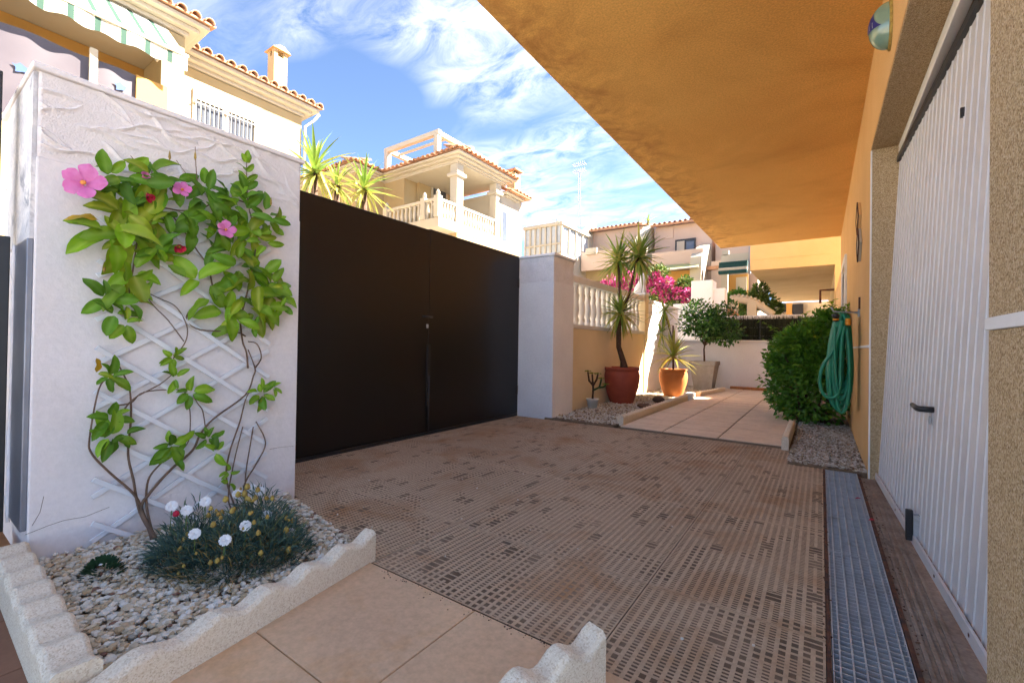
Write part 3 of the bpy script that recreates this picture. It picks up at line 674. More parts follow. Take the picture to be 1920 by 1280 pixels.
LV = {k: [leaf_mesh(1, q, M_[k], f, c, 8, 1, wv, tw, bd) for q, f, c, wv, tw, bd in ((.48,.5,.25,.12,.3,.1),(.56,.3,.40,.2,-.4,-.12),(.42,.7,.10,.08,.1,.15),(.50,.2,.55,.25,.6,.0),(.45,.9,.20,.15,-.2,-.2),(.53,.4,-.1,.18,.2,.05))] for k in ('leaf', 'leaf2', 'leaf3', 'leafy')}
def orient(pos, d, nrm, s):
    d = Vector(d).normalized(); n = Vector(nrm); n = (n-d*n.dot(d))
    n = n.normalized() if n.length > 1e-4 else d.orthogonal().normalized()
    y = n.cross(d)
    M = Matrix.Identity(4)
    for i in range(3): M[i][0] = d[i]*s; M[i][1] = y[i]*s; M[i][2] = n[i]*s; M[i][3] = pos[i]
    return M
vine = thing('flowering_vine', (-2.55, .72, .05), 'climbing vine with glossy green leaves and pink trumpet flowers', 'vine')
vr = random.Random(21)
def leaf(px, py, L, ang, kind='leaf', off=None, tilt=None):
    """leaf whose base shows at px,py on the wall; ang: direction in the wall plane (0 = right, 90 = up)"""
    o = vr.uniform(.05, .13) if off is None else off
    p = W(px, py, o); a = R_(ang)
    d = Vector((vr.uniform(.1, .55), math.cos(a), math.sin(a)))
    n = Vector((1, vr.uniform(-.9, .6), vr.uniform(-.25, 1.2)))
    return inst('leaf', vr.choice(LV[kind]), vine, orient(p, d, n, L*(.92 if py < 630 else .88)*vr.uniform(.8, 1.12)))
def cluster(px, py, n, L, spread, kinds, a0=0, off=None):
    for i in range(n):
        a = a0+i*137.5+vr.uniform(-18, 18); r = spread*math.sqrt(vr.random())
        leaf(px+r*math.cos(R_(a)), py-r*math.sin(R_(a)), L*vr.uniform(.8, 1.2), a+vr.uniform(-20, 20), vr.choice(kinds), off)
D, B, Yl = 'leaf', 'leaf2', 'leaf3'
# upper mass
for (px, py, n, L, sp, kk) in [
    (205,335,5,.105,14,(D,B)),(235,330,5,.115,14,(B,D)),(262,345,5,.11,16,(D,D,B)),(285,325,4,.115,8,(B,Yl)),(305,350,4,.10,14,(D,)),(330,340,4,.09,14,(D,)),
    (230,400,6,.145,20,(D,B,Yl)),(205,435,5,.165,14,(Yl,Yl,B)),(240,440,5,.165,20,(Yl,B)),(270,405,4,.15,10,(Yl,)),(285,420,3,.12,10,(Yl,B)),(235,465,3,.15,10,(Yl,)),
    (345,400,4,.09,12,(D,)),(385,375,6,.11,20,(D,)),(400,400,6,.12,18,(D,B)),(430,380,6,.12,18,(D,B)),(385,350,4,.10,12,(D,)),(460,400,5,.12,18,(D,B)),
    (495,405,6,.10,16,(B,D)),(510,425,5,.10,12,(B,Yl)),(410,430,4,.12,10,(D,B)),(470,440,5,.12,16,(B,Yl)),(440,460,4,.12,14,(D,)),(500,455,4,.10,12,(B,)),
    (320,440,3,.13,8,(D,)),(355,425,2,.10,4,(D,)),(300,470,3,.11,8,(D,)),(400,470,3,.10,8,(D,)),(250,510,4,.12,10,(B,Yl)),(312,495,2,.09,4,(B,)),
    (450,500,6,.13,18,(B,D)),(485,520,7,.135,20,(B,Yl)),(515,545,6,.13,16,(B,Yl)),(460,560,7,.14,20,(B,Yl,Yl)),(425,580,5,.14,12,(B,)),(490,580,6,.13,16,(B,Yl)),(530,570,3,.11,8,(D,B)),
    (370,525,3,.15,5,(B,)),(395,560,2,.15,5,(B,)),(445,600,3,.11,6,(B,)),(475,610,2,.07,4,(D,)),
    (200,560,5,.10,10,(D,)),(235,530,3,.10,8,(B,)),(240,565,5,.085,10,(D,Yl)),(215,590,3,.09,8,(D,)),(235,605,4,.08,6,(B,)),(272,548,4,.055,5,(B,))]:
    cluster(px, py, n, L, sp, kk, vr.uniform(0, 360))
# upright shoots at the right
for i in range(6):
    for s in (-1, 1): leaf(462, 390-i*17, .105-.010*i, 90-s*(48-i*3), B if i > 2 else D, .09)
leaf(462, 302, .06, 88, B, .09)
for px, py, a in ((350,300,100),(372,300,85),(455,300,80)): pass
leaf(183, 412, .10, 175, 'leafy', .13)
for q in range(30):
    px, py = vr.choice(((215,360),(255,430),(300,380),(390,390),(430,410),(480,430),(480,540),(500,570),(440,570))); leaf(px+vr.uniform(-35,35), py+vr.uniform(-35,35), vr.uniform(.05,.085), vr.uniform(0,360), vr.choice((D,B,B,Yl)))
# lower rosettes
for (px, py, n, L, sp, kk) in [(205,705,6,.085,6,(D,B)),(182,700,2,.07,3,(Yl,'leafy')),(325,670,7,.07,5,(B,)),(328,708,5,.08,6,(B,D)),(358,735,6,.085,7,(B,D)),(490,738,8,.085,8,(D,B)),(512,725,4,.06,4,(B,)),
    (205,785,6,.10,8,(B,D)),(210,818,7,.11,10,(B,D)),(235,815,3,.08,5,(D,)),(322,835,8,.085,7,(B,D)),(325,855,3,.08,4,(D,)),(390,820,6,.07,6,(D,)),(405,845,4,.08,5,(D,B)),(430,885,4,.065,4,(B,)),(428,905,2,.07,3,(B,))]:
    cluster(px, py, n, L, sp, kk, vr.uniform(0, 360), .06)
# stems: traced on the wall, from the foot upwards
base = Vector((-2.50, .735, .04))
def stem(pts, r0=.006, r1=.0025, off=.04, foot=None):
    P = [W(x, y, off+.012*math.sin(i*1.7)) for i, (x, y) in enumerate(pts)]
    if foot is not None: P = [foot] + P
    Q = []
    for i in range(len(P)-1):
        p0, p1, p2, p3 = P[max(i-1, 0)], P[i], P[i+1], P[min(i+2, len(P)-1)]
        for k in range(5):
            t = k/5; Q.append(.5*((2*p1)+(p2-p0)*t+(2*p0-5*p1+4*p2-p3)*t*t+(3*p1-p0-3*p2+p3)*t**3))
    Q.append(P[-1]); n = len(Q)
    MB().tube(Q, [r0+(r1-r0)*i/(n-1) for i in range(n)], 7).build('stem', M_['stem'], vine)
stem([(268,960),(250,925),(205,885),(172,850),(168,820),(185,730),(205,705)], .0065, .0025, foot=base)
stem([(262,960),(250,900),(240,850),(245,790),(245,750),(240,720),(220,680)], .006, .003, foot=base+Vector((.01,.01,0)))
stem([(265,955),(280,925),(320,880),(360,845),(375,815),(400,785),(460,740),(475,705),(478,690),(465,655)], .0075, .003, foot=base+Vector((0,.015,0)))
stem([(478,690),(490,670),(482,645),(465,640)], .004, .003)
stem([(465,690),(462,660),(455,640),(450,600)], .005, .004)
stem([(275,950),(278,900),(300,870),(322,850)], .006, .003, foot=base+Vector((-.01,.01,0)))
stem([(215,760),(245,755),(270,735),(330,730),(350,735)], .004, .002)
stem([(225,780),(250,748),(300,720),(325,700)], .004, .002)
stem([(325,672),(348,640),(350,610),(330,575),(300,560),(275,548)], .003, .002)
stem([(345,640),(315,600),(290,575),(262,540)], .003, .002)
stem([(345,730),(356,770),(355,820),(345,840)], .003, .002)
stem([(385,800),(380,770),(370,755),(362,740)], .003, .002)
stem([(458,910),(480,870),(498,830),(480,790)], .005, .003, foot=Vector((-2.52, 1.15, .04)))
stem([(425,900),(430,850),(450,790),(460,750),(470,730)], .005, .003, foot=Vector((-2.50, 1.10, .04)))
stem([(460,900),(470,830),(475,800)], .004, .003, foot=Vector((-2.53, 1.17, .04)))
stem([(428,930),(440,860),(455,800)], .004, .003, foot=Vector((-2.53, 1.09, .04)))
stem([(460,630),(440,622),(375,618),(350,600),(356,580)], .004, .003)
stem([(400,545),(390,500),(370,470),(350,440),(320,400)], .004, .003)
stem([(450,600),(470,520),(480,450),(465,380),(462,300)], .005, .002, .07)
stem([(240,560),(250,500),(260,440),(280,380),(285,320)], .004, .002, .06)
stem([(262,345),(256,310),(245,292)], .003, .0015, .06)
stem([(372,360),(368,320),(366,275)], .003, .0015, .07)
stem([(460,380),(420,370),(380,390),(340,395),(300,390),(230,400)], .004, .003, .06)
# flowers: tube, five petals, throat
def petal_mesh(mt, wd=.8, sd=0):
    b = MB(); vs = []; fs = []; ns = 8; q = random.Random(sd)
    for i in range(ns+1):
        u = i/ns; ww = wd*.5*(.18+.9*math.sin(min(1, u*1.05)*math.pi*.62)**1.3)*(1 if u < .8 else 1-(u-.8)*2.2); z = -.28*(1-u)**2-.12*u**3
        for k in range(7):
            c = -1+k/3; x = u*(1-.06*(c*c)*u + .03*math.sin(c*4+sd)*u); vs.append((x, ww*c+.10*u*u, z+.10*ww*math.sin(c*5+sd)*u+.16*ww*c*(.5 if sd % 2 else -.5)+q.uniform(-.008,.008)))
    for i in range(ns):
        for k in range(6): a = i*7+k; fs.append((a, a+7, a+8, a+1))
    b.add(vs, fs, True); return b.mesh('petal', mt)
PMS = [petal_mesh(M_['petal'], .8, s) for s in range(4)]; PM = PMS[0]; PMr = petal_mesh(M_['petalr'], .8, 2)
def flower(px, py, r, off=.16, face=(1,-.35,.25), pm=PM, closed=0.0, lab='pink trumpet flower'):
    p = W(px, py, off); n = Vector(face).normalized(); a = n.orthogonal().normalized(); b = n.cross(a)
    f = MB().lathe([(r*.02,-.02),(r*.14,0),(r*.10,.004)], (0,0,0), 10).mesh('flower', M_['petalc'])
    fo = inst('flower', f, vine, orient(p, a, n, 1)); fo['label'] = lab
    for k in range(5):
        an = 2*math.pi*k/5+vr.uniform(-.1, .1)+r*40; d = a*math.cos(an)+b*math.sin(an)
        M = orient(p, (d*(1-closed)+n*(.25+closed+vr.uniform(-.15,.2))).normalized(), n+d*-.2, r*vr.uniform(.88, 1.08))
        ob = bpy.data.objects.new('petal', PMS[(k*3+int(px)) % 4] if pm is PM else pm); C.objects.link(ob); ob.parent = fo
        FM = orient(p, a, n, 1); ob.matrix_local = FM.inverted() @ M; ORG[ob] = p
for px, py, r, fc in ((156,342,.075,(1,-.5,.1)),(342,355,.042,(1,-.3,.25)),(424,430,.045,(1,-.2,.2))): flower(px, py, r, face=fc)
flower(336, 462, .036, .13, (.7,-.2,-.5), PMr, .55, 'crimson half closed flower')
flower(278, 366, .034, .13, (.6,.2,-.6), PMr, .6, 'crimson half closed flower')
flower(268, 332, .028, .13, (.7,.2,.3), PM, .6, 'pink flower bud')
for px, py in ((183,305),(318,300),(262,410),(195,510),(508,385),(366,300)):
    p = W(px, py, .1); MB().lathe([(.002,0),(.006,.012),(.004,.03),(.001,.045)], tuple(p), 8).build('bud', M_['bud'] if px != 262 else M_['wpetal'], vine)

# ------------------------------------------------------------------ carnation cushion, succulent
cn = thing('carnation_plant', (-2.0, .86, .04), 'blue green carnation cushion with white flowers and dried heads', 'plant')
cr = random.Random(9)
def blades(n, ctr, rx, ry, hz, mt, lmin, lmax, wd, name):
    b = MB()
    for i in range(n):
        a = cr.uniform(0, 6.283); r = math.sqrt(cr.random()); x = ctr[0]+rx*r*math.cos(a); y = ctr[1]+ry*r*math.sin(a)
        z = ctr[2]+hz*(1-r*r)*cr.uniform(0, 1)
        d = Vector((math.cos(a)*(r+.15)+cr.uniform(-.7,.7), math.sin(a)*(r+.15)+cr.uniform(-.7,.7), cr.uniform(.3, 1.5))).normalized(); L = cr.uniform(lmin, lmax)
        s = d.cross(Vector((cr.uniform(-1,1),cr.uniform(-1,1),1))).normalized()*wd
        p = Vector((x, y, z)); q = p+d*L*.5; e = p+d*L+Vector((0,0,-L*.25))
        b.add([p-s*.6, p+s*.6, q+s, q-s, e], [(0,1,2,3),(3,2,4)])
    return stuff(b.build(name, mt, cn))
blades(2600, (-2.0,.88,.04), .21, .21, .19, M_['carn'], .03, .08, .0022, 'foliage')
blades(1200, (-2.12,1.02,.04), .15, .15, .24, M_['carn'], .04, .10, .0024, 'foliage')
blades(800, (-1.90,.98,.04), .14, .14, .20, M_['carn'], .03, .09, .0022, 'foliage')
blades(700, (-2.12,.74,.04), .13, .11, .15, M_['carn'], .04, .10, .0024, 'foliage')
blades(700, (-2.24,.80,.04), .12, .13, .20, M_['carn'], .04, .10, .0024, 'foliage')
blades(600, (-1.99,.86,.04), .24, .24, .13, M_['carnb'], .03, .09, .0018, 'dry_foliage')
def dome(a, r): return Vector((-2.0+.23*r*math.cos(a), .89+.23*r*math.sin(a), .06+.225*(1-r*r)))
def wflower(px, py, x, rad=.021):
    p = at(px, py, 0, x); b = MB()
    for ring, (n, rr, tz) in enumerate(((9, rad, .15), (7, rad*.75, .5), (5, rad*.45, .9))):
        for k in range(n):
            a = k*6.283/n+ring; nf = Vector((.75,-.35,.6)).normalized(); fa = nf.orthogonal().normalized(); fb = nf.cross(fa); d = fa*math.cos(a)+fb*math.sin(a)+nf*tz; s = (fb*math.cos(a)-fa*math.sin(a))*rr*.38
            q = p+d*rr; b.add([p, p+d*rr*.6-s, q-s*.6+Vector((0,0,-.002)), q+s*.6, p+d*rr*.6+s], [(0,1,2,3,4)])
    f = b.build('flower', M_['wpetal'], cn); f['label'] = 'white carnation flower'
    MB().tube([(p.x, p.y, p.z), (p.x+cr.uniform(-.02,.02), p.y, max(.05, p.z-.1))], .0016, 5).build('flower_stalk', M_['gstem'], f)
for px, py, x in ((322,948,-2.15),(350,956,-2.1),(445,925,-2.2),(472,915,-2.2),(488,920,-2.15),(422,1012,-1.85),(545,998,-1.95),(385,940,-2.1),(500,965,-2.0),(460,985,-1.9),(365,1000,-2.0)): wflower(px, py, x)
for i in range(60):
    p = dome(cr.uniform(0, 6.283), math.sqrt(cr.random())); p.z += cr.uniform(.0, .04); s = cr.uniform(.005, .012)
    MB().lathe([(.2*s,0),(s,.6*s),(s*.9,1.6*s),(s*.4,2.4*s)], tuple(p), 7).build('dried_head', M_['bud'], cn)
p = at(330, 968, 0, -2.1); MB().lathe([(.003,0),(.012,.006),(.010,.018),(.003,.024)], tuple(p), 8).build('red_bud', M_['petalr'], cn)
su = thing('small_succulent', (-2.27, .50, .04), 'low dark green succulent clump on the gravel', 'plant')
b = MB()
for i in range(260):
    a = cr.uniform(0, 6.283); r = math.sqrt(cr.random()); x = -2.27+.075*r*math.cos(a); y = .515+.055*r*math.sin(a); z = .04+.055*(1-r*r)
    d = Vector((math.cos(a)*r, math.sin(a)*r, .9-r*.5)).normalized(); s = d.orthogonal().normalized()*.004; p = Vector((x,y,z))
    b.add([p-s, p+s, p+d*.016+s*.7, p+d*.016-s*.7, p+d*.024], [(0,1,2,3),(3,2,4)])
stuff(b.build('leaves', M_['succ'], su))
for x, y in ((-2.23,.50),(-2.29,.50)): MB().lathe([(.002,0),(.007,.003),(.003,.006)], (x, y, .095), 8).build('flower', M_['wpetal'], su)

# ------------------------------------------------------------------ pots and plants of the bed
blade = {}
def blade_mesh(mt):
    b = MB(); vs = []; fs = []; ns = 5
    for i in range(ns+1):
        u = i/ns; ww = .5*.105*(1 if u < .25 else (1-(u-.25)/.75)**.8)*(0.75+u*1.0 if u < .25 else 1); z = -.18*u**2.5
        vs += [(u, -ww, z+ww*.5), (u, 0, z), (u, ww, z+ww*.5)]
    for i in range(ns): a = i*3; fs += [(a,a+3,a+4,a+1),(a+1,a+4,a+5,a+2)]
    b.add(vs, fs, True); return b.mesh('blade', mt)
BL = [blade_mesh(M_['yucca']), blade_mesh(M_['yucca']), blade_mesh(M_['yucca2'])]
yr = random.Random(31)
def crown(parent, c, n, L, up=.35, yellow=.3):
    for i in range(n):
        a = i*2.39996+yr.uniform(-.2, .2); e = 1-2*(i+.5)/n        # from up to down
        el = R_(e*75+up*25); d = Vector((math.cos(a)*math.cos(el), math.sin(a)*math.cos(el), math.sin(el)))
        me = BL[2] if (e < 0 and yr.random() < .75) or yr.random() < yellow else yr.choice(BL[:2])
        l = L*yr.uniform(.8, 1.12)
        inst('blade', me, parent, orient(Vector(c)+Vector((0,0,yr.uniform(-.05,.05)))+d*.02, d, (-d.x*.3, -d.y*.3, 1), l))
def pot(parent, c, prof, mt, n=32, soil=None):
    MB().lathe(prof, c, n).build('pot', mt, parent)
# red pot
rp = Vector((-2.72, 7.12, .02))
yp = thing('potted_yucca', rp, 'three headed yucca in a dark red pot by the low wall', 'potted plant')
pot(yp, rp, [(.185,0),(.19,.02),(.22,.10),(.265,.25),(.292,.40),(.295,.47),(.275,.53),(.27,.545),(.285,.55),(.29,.58),(.285,.60),(.26,.60),(.255,.56),(.0,.555)], M_['redpot'])
MB().lathe([(.21,0),(.21,.018)], (rp.x, rp.y, .012), 24).build('saucer', M_['whpot'], yp)
def yat(px, py): return at(px, py, 1, rp.y)
tk = [rp+Vector((.05,0,.53)), rp+Vector((.02,0,.7)), yat(1160,650), yat(1160,610), yat(1163,590)]
MB().tube(tk, [.075,.048,.042,.044,.042], 10).build('trunk', M_['trunk'], yp)
s1 = yat(1160, 490); s2 = yat(1196, 482)
MB().tube([yat(1163,595), yat(1162,550), s1], [.028,.024,.022], 8).build('trunk', M_['trunk'], yp)
MB().tube([yat(1165,595), yat(1180,550), s2], [.028,.024,.022], 8).build('trunk', M_['trunk'], yp)
crown(yp, yat(1164,588), 70, .48, .2, .3); crown(yp, s1, 78, .50, .45, .25); crown(yp, s2+Vector((0,.05,0)), 78, .50, .45, .25)
# orange pot
op = Vector((-2.31, 8.72, .02))
y2 = thing('potted_yucca', op, 'thin stemmed spiky plant in an orange terracotta pot', 'potted plant')
pot(y2, op, [(.16,0),(.165,.02),(.20,.12),(.25,.28),(.262,.38),(.255,.45),(.235,.49),(.245,.50),(.25,.53),(.225,.53),(.22,.50),(.0,.495)], M_['orpot'])
def oat(px, py): return at(px, py, 1, op.y)
MB().tube([op+Vector((0,0,.48)), oat(1262,640), oat(1262,610)], [.02,.016,.015], 8).build('stem', M_['trunk'], y2)
MB().tube([oat(1262,640), oat(1250,600), oat(1247,585)], [.014,.012,.01], 8).build('stem', M_['trunk'], y2)
crown(y2, oat(1262,670), 44, .52, 1.6, .75); crown(y2, oat(1246,585), 30, .42, -.2, .2); crown(y2, oat(1240,625), 18, .36, -.4, .1)
# leaf cloud helper
def leafcloud(name, parent, n, fpos, L, wd, mt, seed, up=.3):
    r = random.Random(seed); b = MB()
    for i in range(n):
        p, out_ = fpos(r)
        d = (out_+Vector((r.uniform(-1,1), r.uniform(-1,1), r.uniform(-.8,1)))*.8).normalized()
        nn = (out_*.8+Vector((r.uniform(-.6,.6), r.uniform(-.6,.6), up+r.random()))).normalized(); s = d.cross(nn)
        if s.length < 1e-3: continue
        s.normalize(); l = L*r.uniform(.65, 1.25); w_ = wd*r.uniform(.8, 1.2); nn = s.cross(d)
        b.add([p, p+d*l*.45-s*w_+nn*w_*.3, p+d*l, p+d*l*.45+s*w_+nn*w_*.3], [(0,1,2),(0,2,3)])
    return stuff(b.build(name, mt, parent))
# grey pot with citrus
gp = Vector((-2.12, 10.55, .02))
ct = thing('potted_citrus', gp, 'small bushy citrus tree in a square grey pot', 'potted plant')
MB().lathe([(.27,0),(.27,.03),(.255,.035),(.36,.56),(.385,.565),(.385,.65),(.35,.65),(.34,.58),(.0,.575)], gp, 4, ang=R_(45), smooth=False).build('pot', M_['grpot'], ct, bevel=.008)
def cat(px, py): return at(px, py, 1, gp.y)
MB().tube([gp+Vector((0,0,.56)), cat(1320,655), cat(1322,640)], [.022,.018,.015], 8).build('trunk', M_['trunk'], ct)
br = [cat(1322,642)+Vector((q, r_, s)) for q, r_, s in ((-.35,0,.4),(-.1,.2,.75),(.25,-.1,.55),(.55,.1,.25),(.1,-.3,.35),(-.25,-.2,.7),(.4,.2,.7))]
for e in br: MB().tube([cat(1321,648), (cat(1322,642)+e)/2+Vector((0,0,.05)), e], [.012,.008,.004], 6).build('branch', M_['trunk'], ct)
cc = cat(1328, 622)
def fc(r):
    e = r.choice(br+[cc, cc, cc+Vector((.35,0,-.1)), cc+Vector((-.2,0,.1)), cc+Vector((.1,0,.3))]); v = Vector((r.gauss(0,1), r.gauss(0,1), r.gauss(0,1))); v.normalize()
    return e+v*.24*r.random()**.5, v
leafcloud('foliage', ct, 2900, fc, .085, .024, M_['citrus'], 3)
# branched cactus in a small white pot
cp = Vector((-2.80, 6.15, .02))
ca = thing('potted_euphorbia', cp, 'small branching succulent in a white pot beside the pillar', 'potted plant')
MB().lathe([(.065,0),(.085,.13),(.095,.135),(.095,.16),(.08,.16),(.078,.14),(.0,.138)], cp, 18).build('pot', M_['whpot'], ca)
for q in (((0,0,.14),(.01,0,.3),(-.01,0,.52)),((.01,0,.28),(.10,.02,.33),(.13,.02,.45)),((0,0,.34),(.07,-.02,.44),(.09,-.02,.52)),((0,0,.36),(-.06,0,.42),(-.08,0,.55)),((.08,.02,.32),(.17,.02,.34),(.20,.02,.37))):
    MB().tube([cp+Vector(v) for v in q], [.016,.015,.013], 7).build('branch', M_['succ'] if q[0][0] else M_['trunk'], ca)
for e in ((-.01,0,.52),(.13,.02,.45),(.09,-.02,.52),(-.08,0,.55),(.20,.02,.37)):
    for k in range(6): inst('leaf', LV['leaf3'][k % 6], ca, orient(cp+Vector(e), (math.cos(k), math.sin(k), .5), (0,0,1), .055))
# rocks
def rock(name, c, s, seed, label):
    r = np.random.RandomState(seed); b = MB(); v = ICO*(1+r.uniform(-.2, .2, (12, 1)))*np.array(s); b.add((v+np.array(c)).tolist(), [tuple(f) for f in ICF])
    o = b.build(name, M_['stone'], org=c); sm = o.modifiers.new('s', 'SUBSURF'); sm.levels = sm.render_levels = 2; return tag(o, label, 'rock')
rock('rock', (-2.20, 8.05-.6, .09), (.14,.12,.08), 2, 'rounded brown rock on the gravel between the red and orange pots')
rock('rock', (-2.16, 6.62, .07), (.17,.14,.055), 5, 'flat dark rock at the kerb in front of the red pot')

# ------------------------------------------------------------------ hedge
hg = thing('hedge_shrub', (-.15, 7.2, 0), 'dense rounded green hedge shrub against the house wall', 'hedge')
lob = [((-.55,7.1,.78),(.22,.3,.22)),((-.35,6.85,1.05),(.24,.3,.2)),((-.5,7.2,.35),(.25,.35,.25)),((-.1,6.7,.75),(.3,.25,.3)),((.1,6.9,1.3),(.16,.3,.16)),((-.18,7.25,.62),(.52,.75,.62)),((-.05,7.0,1.0),(.42,.6,.42)),((-.32,7.35,.55),(.5,.6,.5)),((.02,7.4,1.15),(.3,.6,.33)),((-.12,6.9,.4),(.42,.5,.4)),((-.42,7.5,.9),(.38,.5,.35))]
def fh(r):
    c, s = r.choice(lob); c = (.22+(c[0]-.22)*.82, c[1], c[2]*.98); s = (s[0]*.86, s[1], s[2]); v = Vector((r.gauss(0,1), r.gauss(0,1), r.gauss(0,1))); v.normalize()
    k = r.uniform(.72, 1.06) if r.random() < .7 else r.uniform(.4, 1.28)
    p = Vector((c[0]+v.x*s[0]*k, c[1]+v.y*s[1]*k, max(.03, c[2]+v.z*s[2]*k)))
    p.x = min(p.x, .29); return p, v
leafcloud('foliage', hg, 10000, fh, .07, .023, M_['hedge'], 8)
hr = random.Random(4)
for i in range(9):
    x, y = -.1+hr.uniform(-.2,.2), 7.2+hr.uniform(-.3,.3); MB().tube([(x, y, 0), (x+hr.uniform(-.2,.2), y+hr.uniform(-.2,.2), .5), (x+hr.uniform(-.3,.2), y+hr.uniform(-.3,.3), 1.1)], [.02,.014,.006], 6).build('stem', M_['trunk'], hg)
for i in range(16):
    a = hr.uniform(1.6, 4.9); e = Vector((-.12+.62*math.cos(a), 7.0+.62*math.sin(a), hr.uniform(.3, 1.35))); o = Vector((-.12+.4*math.cos(a), 7.0+.45*math.sin(a), e.z-.08))
    MB().tube([o, e], [.004, .002], 5).build('shoot', M_['gstem'], hg)
    for k in range(5): inst('leaf', LV['leaf2' if k % 2 else 'leaf'][k], hg, orient(o+(e-o)*(.5+.12*k), (math.cos(a+k*2.2), math.sin(a+k*2.2), .5), (0,0,1), hr.uniform(.05, .075)))
for px, py in ((1545,572),(1560,565),(1590,570),(1582,575),(1510,588)):
    e = at(px, py, 1, 7.1)
    MB().tube([(e.x, e.y, e.z-.3), tuple(e)], [.006,.003], 5).build('stem', M_['gstem'], hg)
    for k in range(9): inst('leaf', LV['leaf2'][k % 6], hg, orient(e+Vector((0,0,-.02*k)), (math.cos(k*2.4), math.sin(k*2.4), .6), (0,0,1), .085))

# ------------------------------------------------------------------ hose on its hook
hs = thing('garden_hose', (.15, 5.35, .3), 'green garden hose coiled over a wall hook beside the hedge', 'hose')
rr = random.Random(12)
def loop(yc, xa, xb, zt, zb, tw, n=26):
    P = []
    for i in range(n+1):
        a = 2*math.pi*i/n; x = (xa+xb)/2+(xb-xa)/2*math.sin(a)*(.55+.45*(1-math.cos(a))/2) ; z = (zt+zb)/2+(zt-zb)/2*math.cos(a)
        P.append((x, yc+tw*math.sin(a)+.0*i, z))
    return P
pts = []
for k in range(13):
    xa = .03+rr.uniform(0,.13); xb = .27; yc = 5.22+k*.022
    MB().tube(loop(yc, xa+rr.uniform(-.01,.02), xb-rr.uniform(0,.05), 1.30+rr.uniform(-.01,.01), .36+rr.uniform(0,.22), rr.uniform(-.05,.05)), .0145, 8).build('coil', M_['hose'], hs)
lp = [(1580,600),(1575,620),(1560,660),(1543,685),(1537,715),(1545,740),(1562,745),(1574,730),(1576,690),(1578,640),(1584,610)]
def spl(P):
    Q = []
    for i in range(len(P)-1):
        p0, p1, p2, p3 = P[max(i-1, 0)], P[i], P[i+1], P[min(i+2, len(P)-1)]
        for k in range(6):
            t = k/6; Q.append(.5*((2*p1)+(p2-p0)*t+(2*p0-5*p1+4*p2-p3)*t*t+(3*p1-p0-3*p2+p3)*t**3))
    return Q+[P[-1]]
MB().tube(spl([at(x, y, 1, 5.18) for x, y in lp]), .0145, 8).build('loose_loop', M_['hose'], hs)
MB().tube(spl([at(x, y, 1, 5.16) for x, y in ((1566,612),(1565,660),(1568,710),(1572,735))]), .0095, 8).build('hanging_end', M_['hose'], hs)
q = at(1567, 595, 1, 5.16); MB().lathe([(.016,-.04),(.022,-.03),(.022,0),(.03,.004),(.032,.03),(.02,.036)], tuple(q), 12).build('spray_nozzle', M_['black'], hs)
MB().lathe([(.024,-.028),(.026,-.012)], tuple(q), 12).build('nozzle_ring', M_['orange'], hs)
q = at(1590, 603, 1, 5.14); MB().lathe([(.016,-.035),(.022,-.03),(.022,.0),(.018,.004),(.022,.01),(.02,.03)], tuple(q), 12).build('tap_connector', M_['orange'], hs)
hk = thing('hose_hook', (.28, 5.3, 1.3), 'thin metal wall hook carrying the green hose', 'hook')
MB().tube([(.30, 5.3, 1.31), (.10, 5.3, 1.325), (.08, 5.3, 1.37)], .008, 8).build('arm', M_['grey'], hk)
MB().box(.285, .30, 5.27, 5.33, 1.27, 1.35).build('plate', M_['grey'], hk, bevel=.003)
MB().tube([(.295, 5.24, 1.34), (.295, 5.24, 1.45)], .010, 8).build('pipe_stub', M_['iron'], hk)

# ------------------------------------------------------------------ wall lamp and plaques
la = thing('wall_lamp', (.28, 3.12, 2.72), 'oval green glass wall lamp with a blue sail under the balcony', 'lamp')
def oval(name, y0, z0, ry, rz, x0, x1, mt, parent, bul=.0):
    b = MB(); n = 28; vs = []; fs = []
    rings = [(1.0, x0), (1.0, x0+(x1-x0)*.45), (.95, x0+(x1-x0)*.75), (.85, x0+(x1-x0)*.93), (.7, x1), (.02, x1+(x1-x0)*.01)]
    for s, x in rings:
        for k in range(n): a = 2*math.pi*k/n; vs.append((x, y0+ry*s*math.cos(a), z0+rz*s*math.sin(a)))
    for i in range(len(rings)-1):
        for k in range(n): fs.append((i*n+k, i*n+(k+1) % n, (i+1)*n+(k+1) % n, (i+1)*n+k))
    b.add(vs, fs, True); return b.build(name, mt, parent)
oval('base_rim', 3.12, 2.72, .095, .135, .299, .285, M_['bud'], la)
def dome_pt(u, v, k=1.0):
    q = max(0.0, 1-u*u-v*v); return (.287-.085*k*math.sqrt(q)-(k-1)*.02, 3.12+.084*u*k, 2.72+.124*v*k)
def dome_patch(name, rows, mt, k, cols=8):
    b = MB(); vs = []; fs = []
    for (v, u0, u1) in rows:
        for c in range(cols+1): vs.append(dome_pt(u0+(u1-u0)*c/cols, v, k))
    for r in range(len(rows)-1):
        for c in range(cols): a = r*(cols+1)+c; fs.append((a, a+1, a+cols+2, a+cols+1))
    b.add(vs, fs, True); return b.build(name, mt, la)
dome_patch('glass', [(v, -math.sqrt(max(0, .9999-v*v)), math.sqrt(max(0, .9999-v*v))) for v in [math.sin(R_(-90+q*9)) for q in range(21)]], M_['lampg'], 1.0, 18)
dome_patch('sail_emblem', [(-.20+.075*q, -.90+.045*q, .10-.055*q) for q in range(11)], M_['lampb'], 1.02)
for k in range(3): dome_patch('emblem_line', [(-.15+.05*q, -.62+.2*k, -.58+.2*k) for q in range(6-k)], M_['grey'], 1.03, 1)
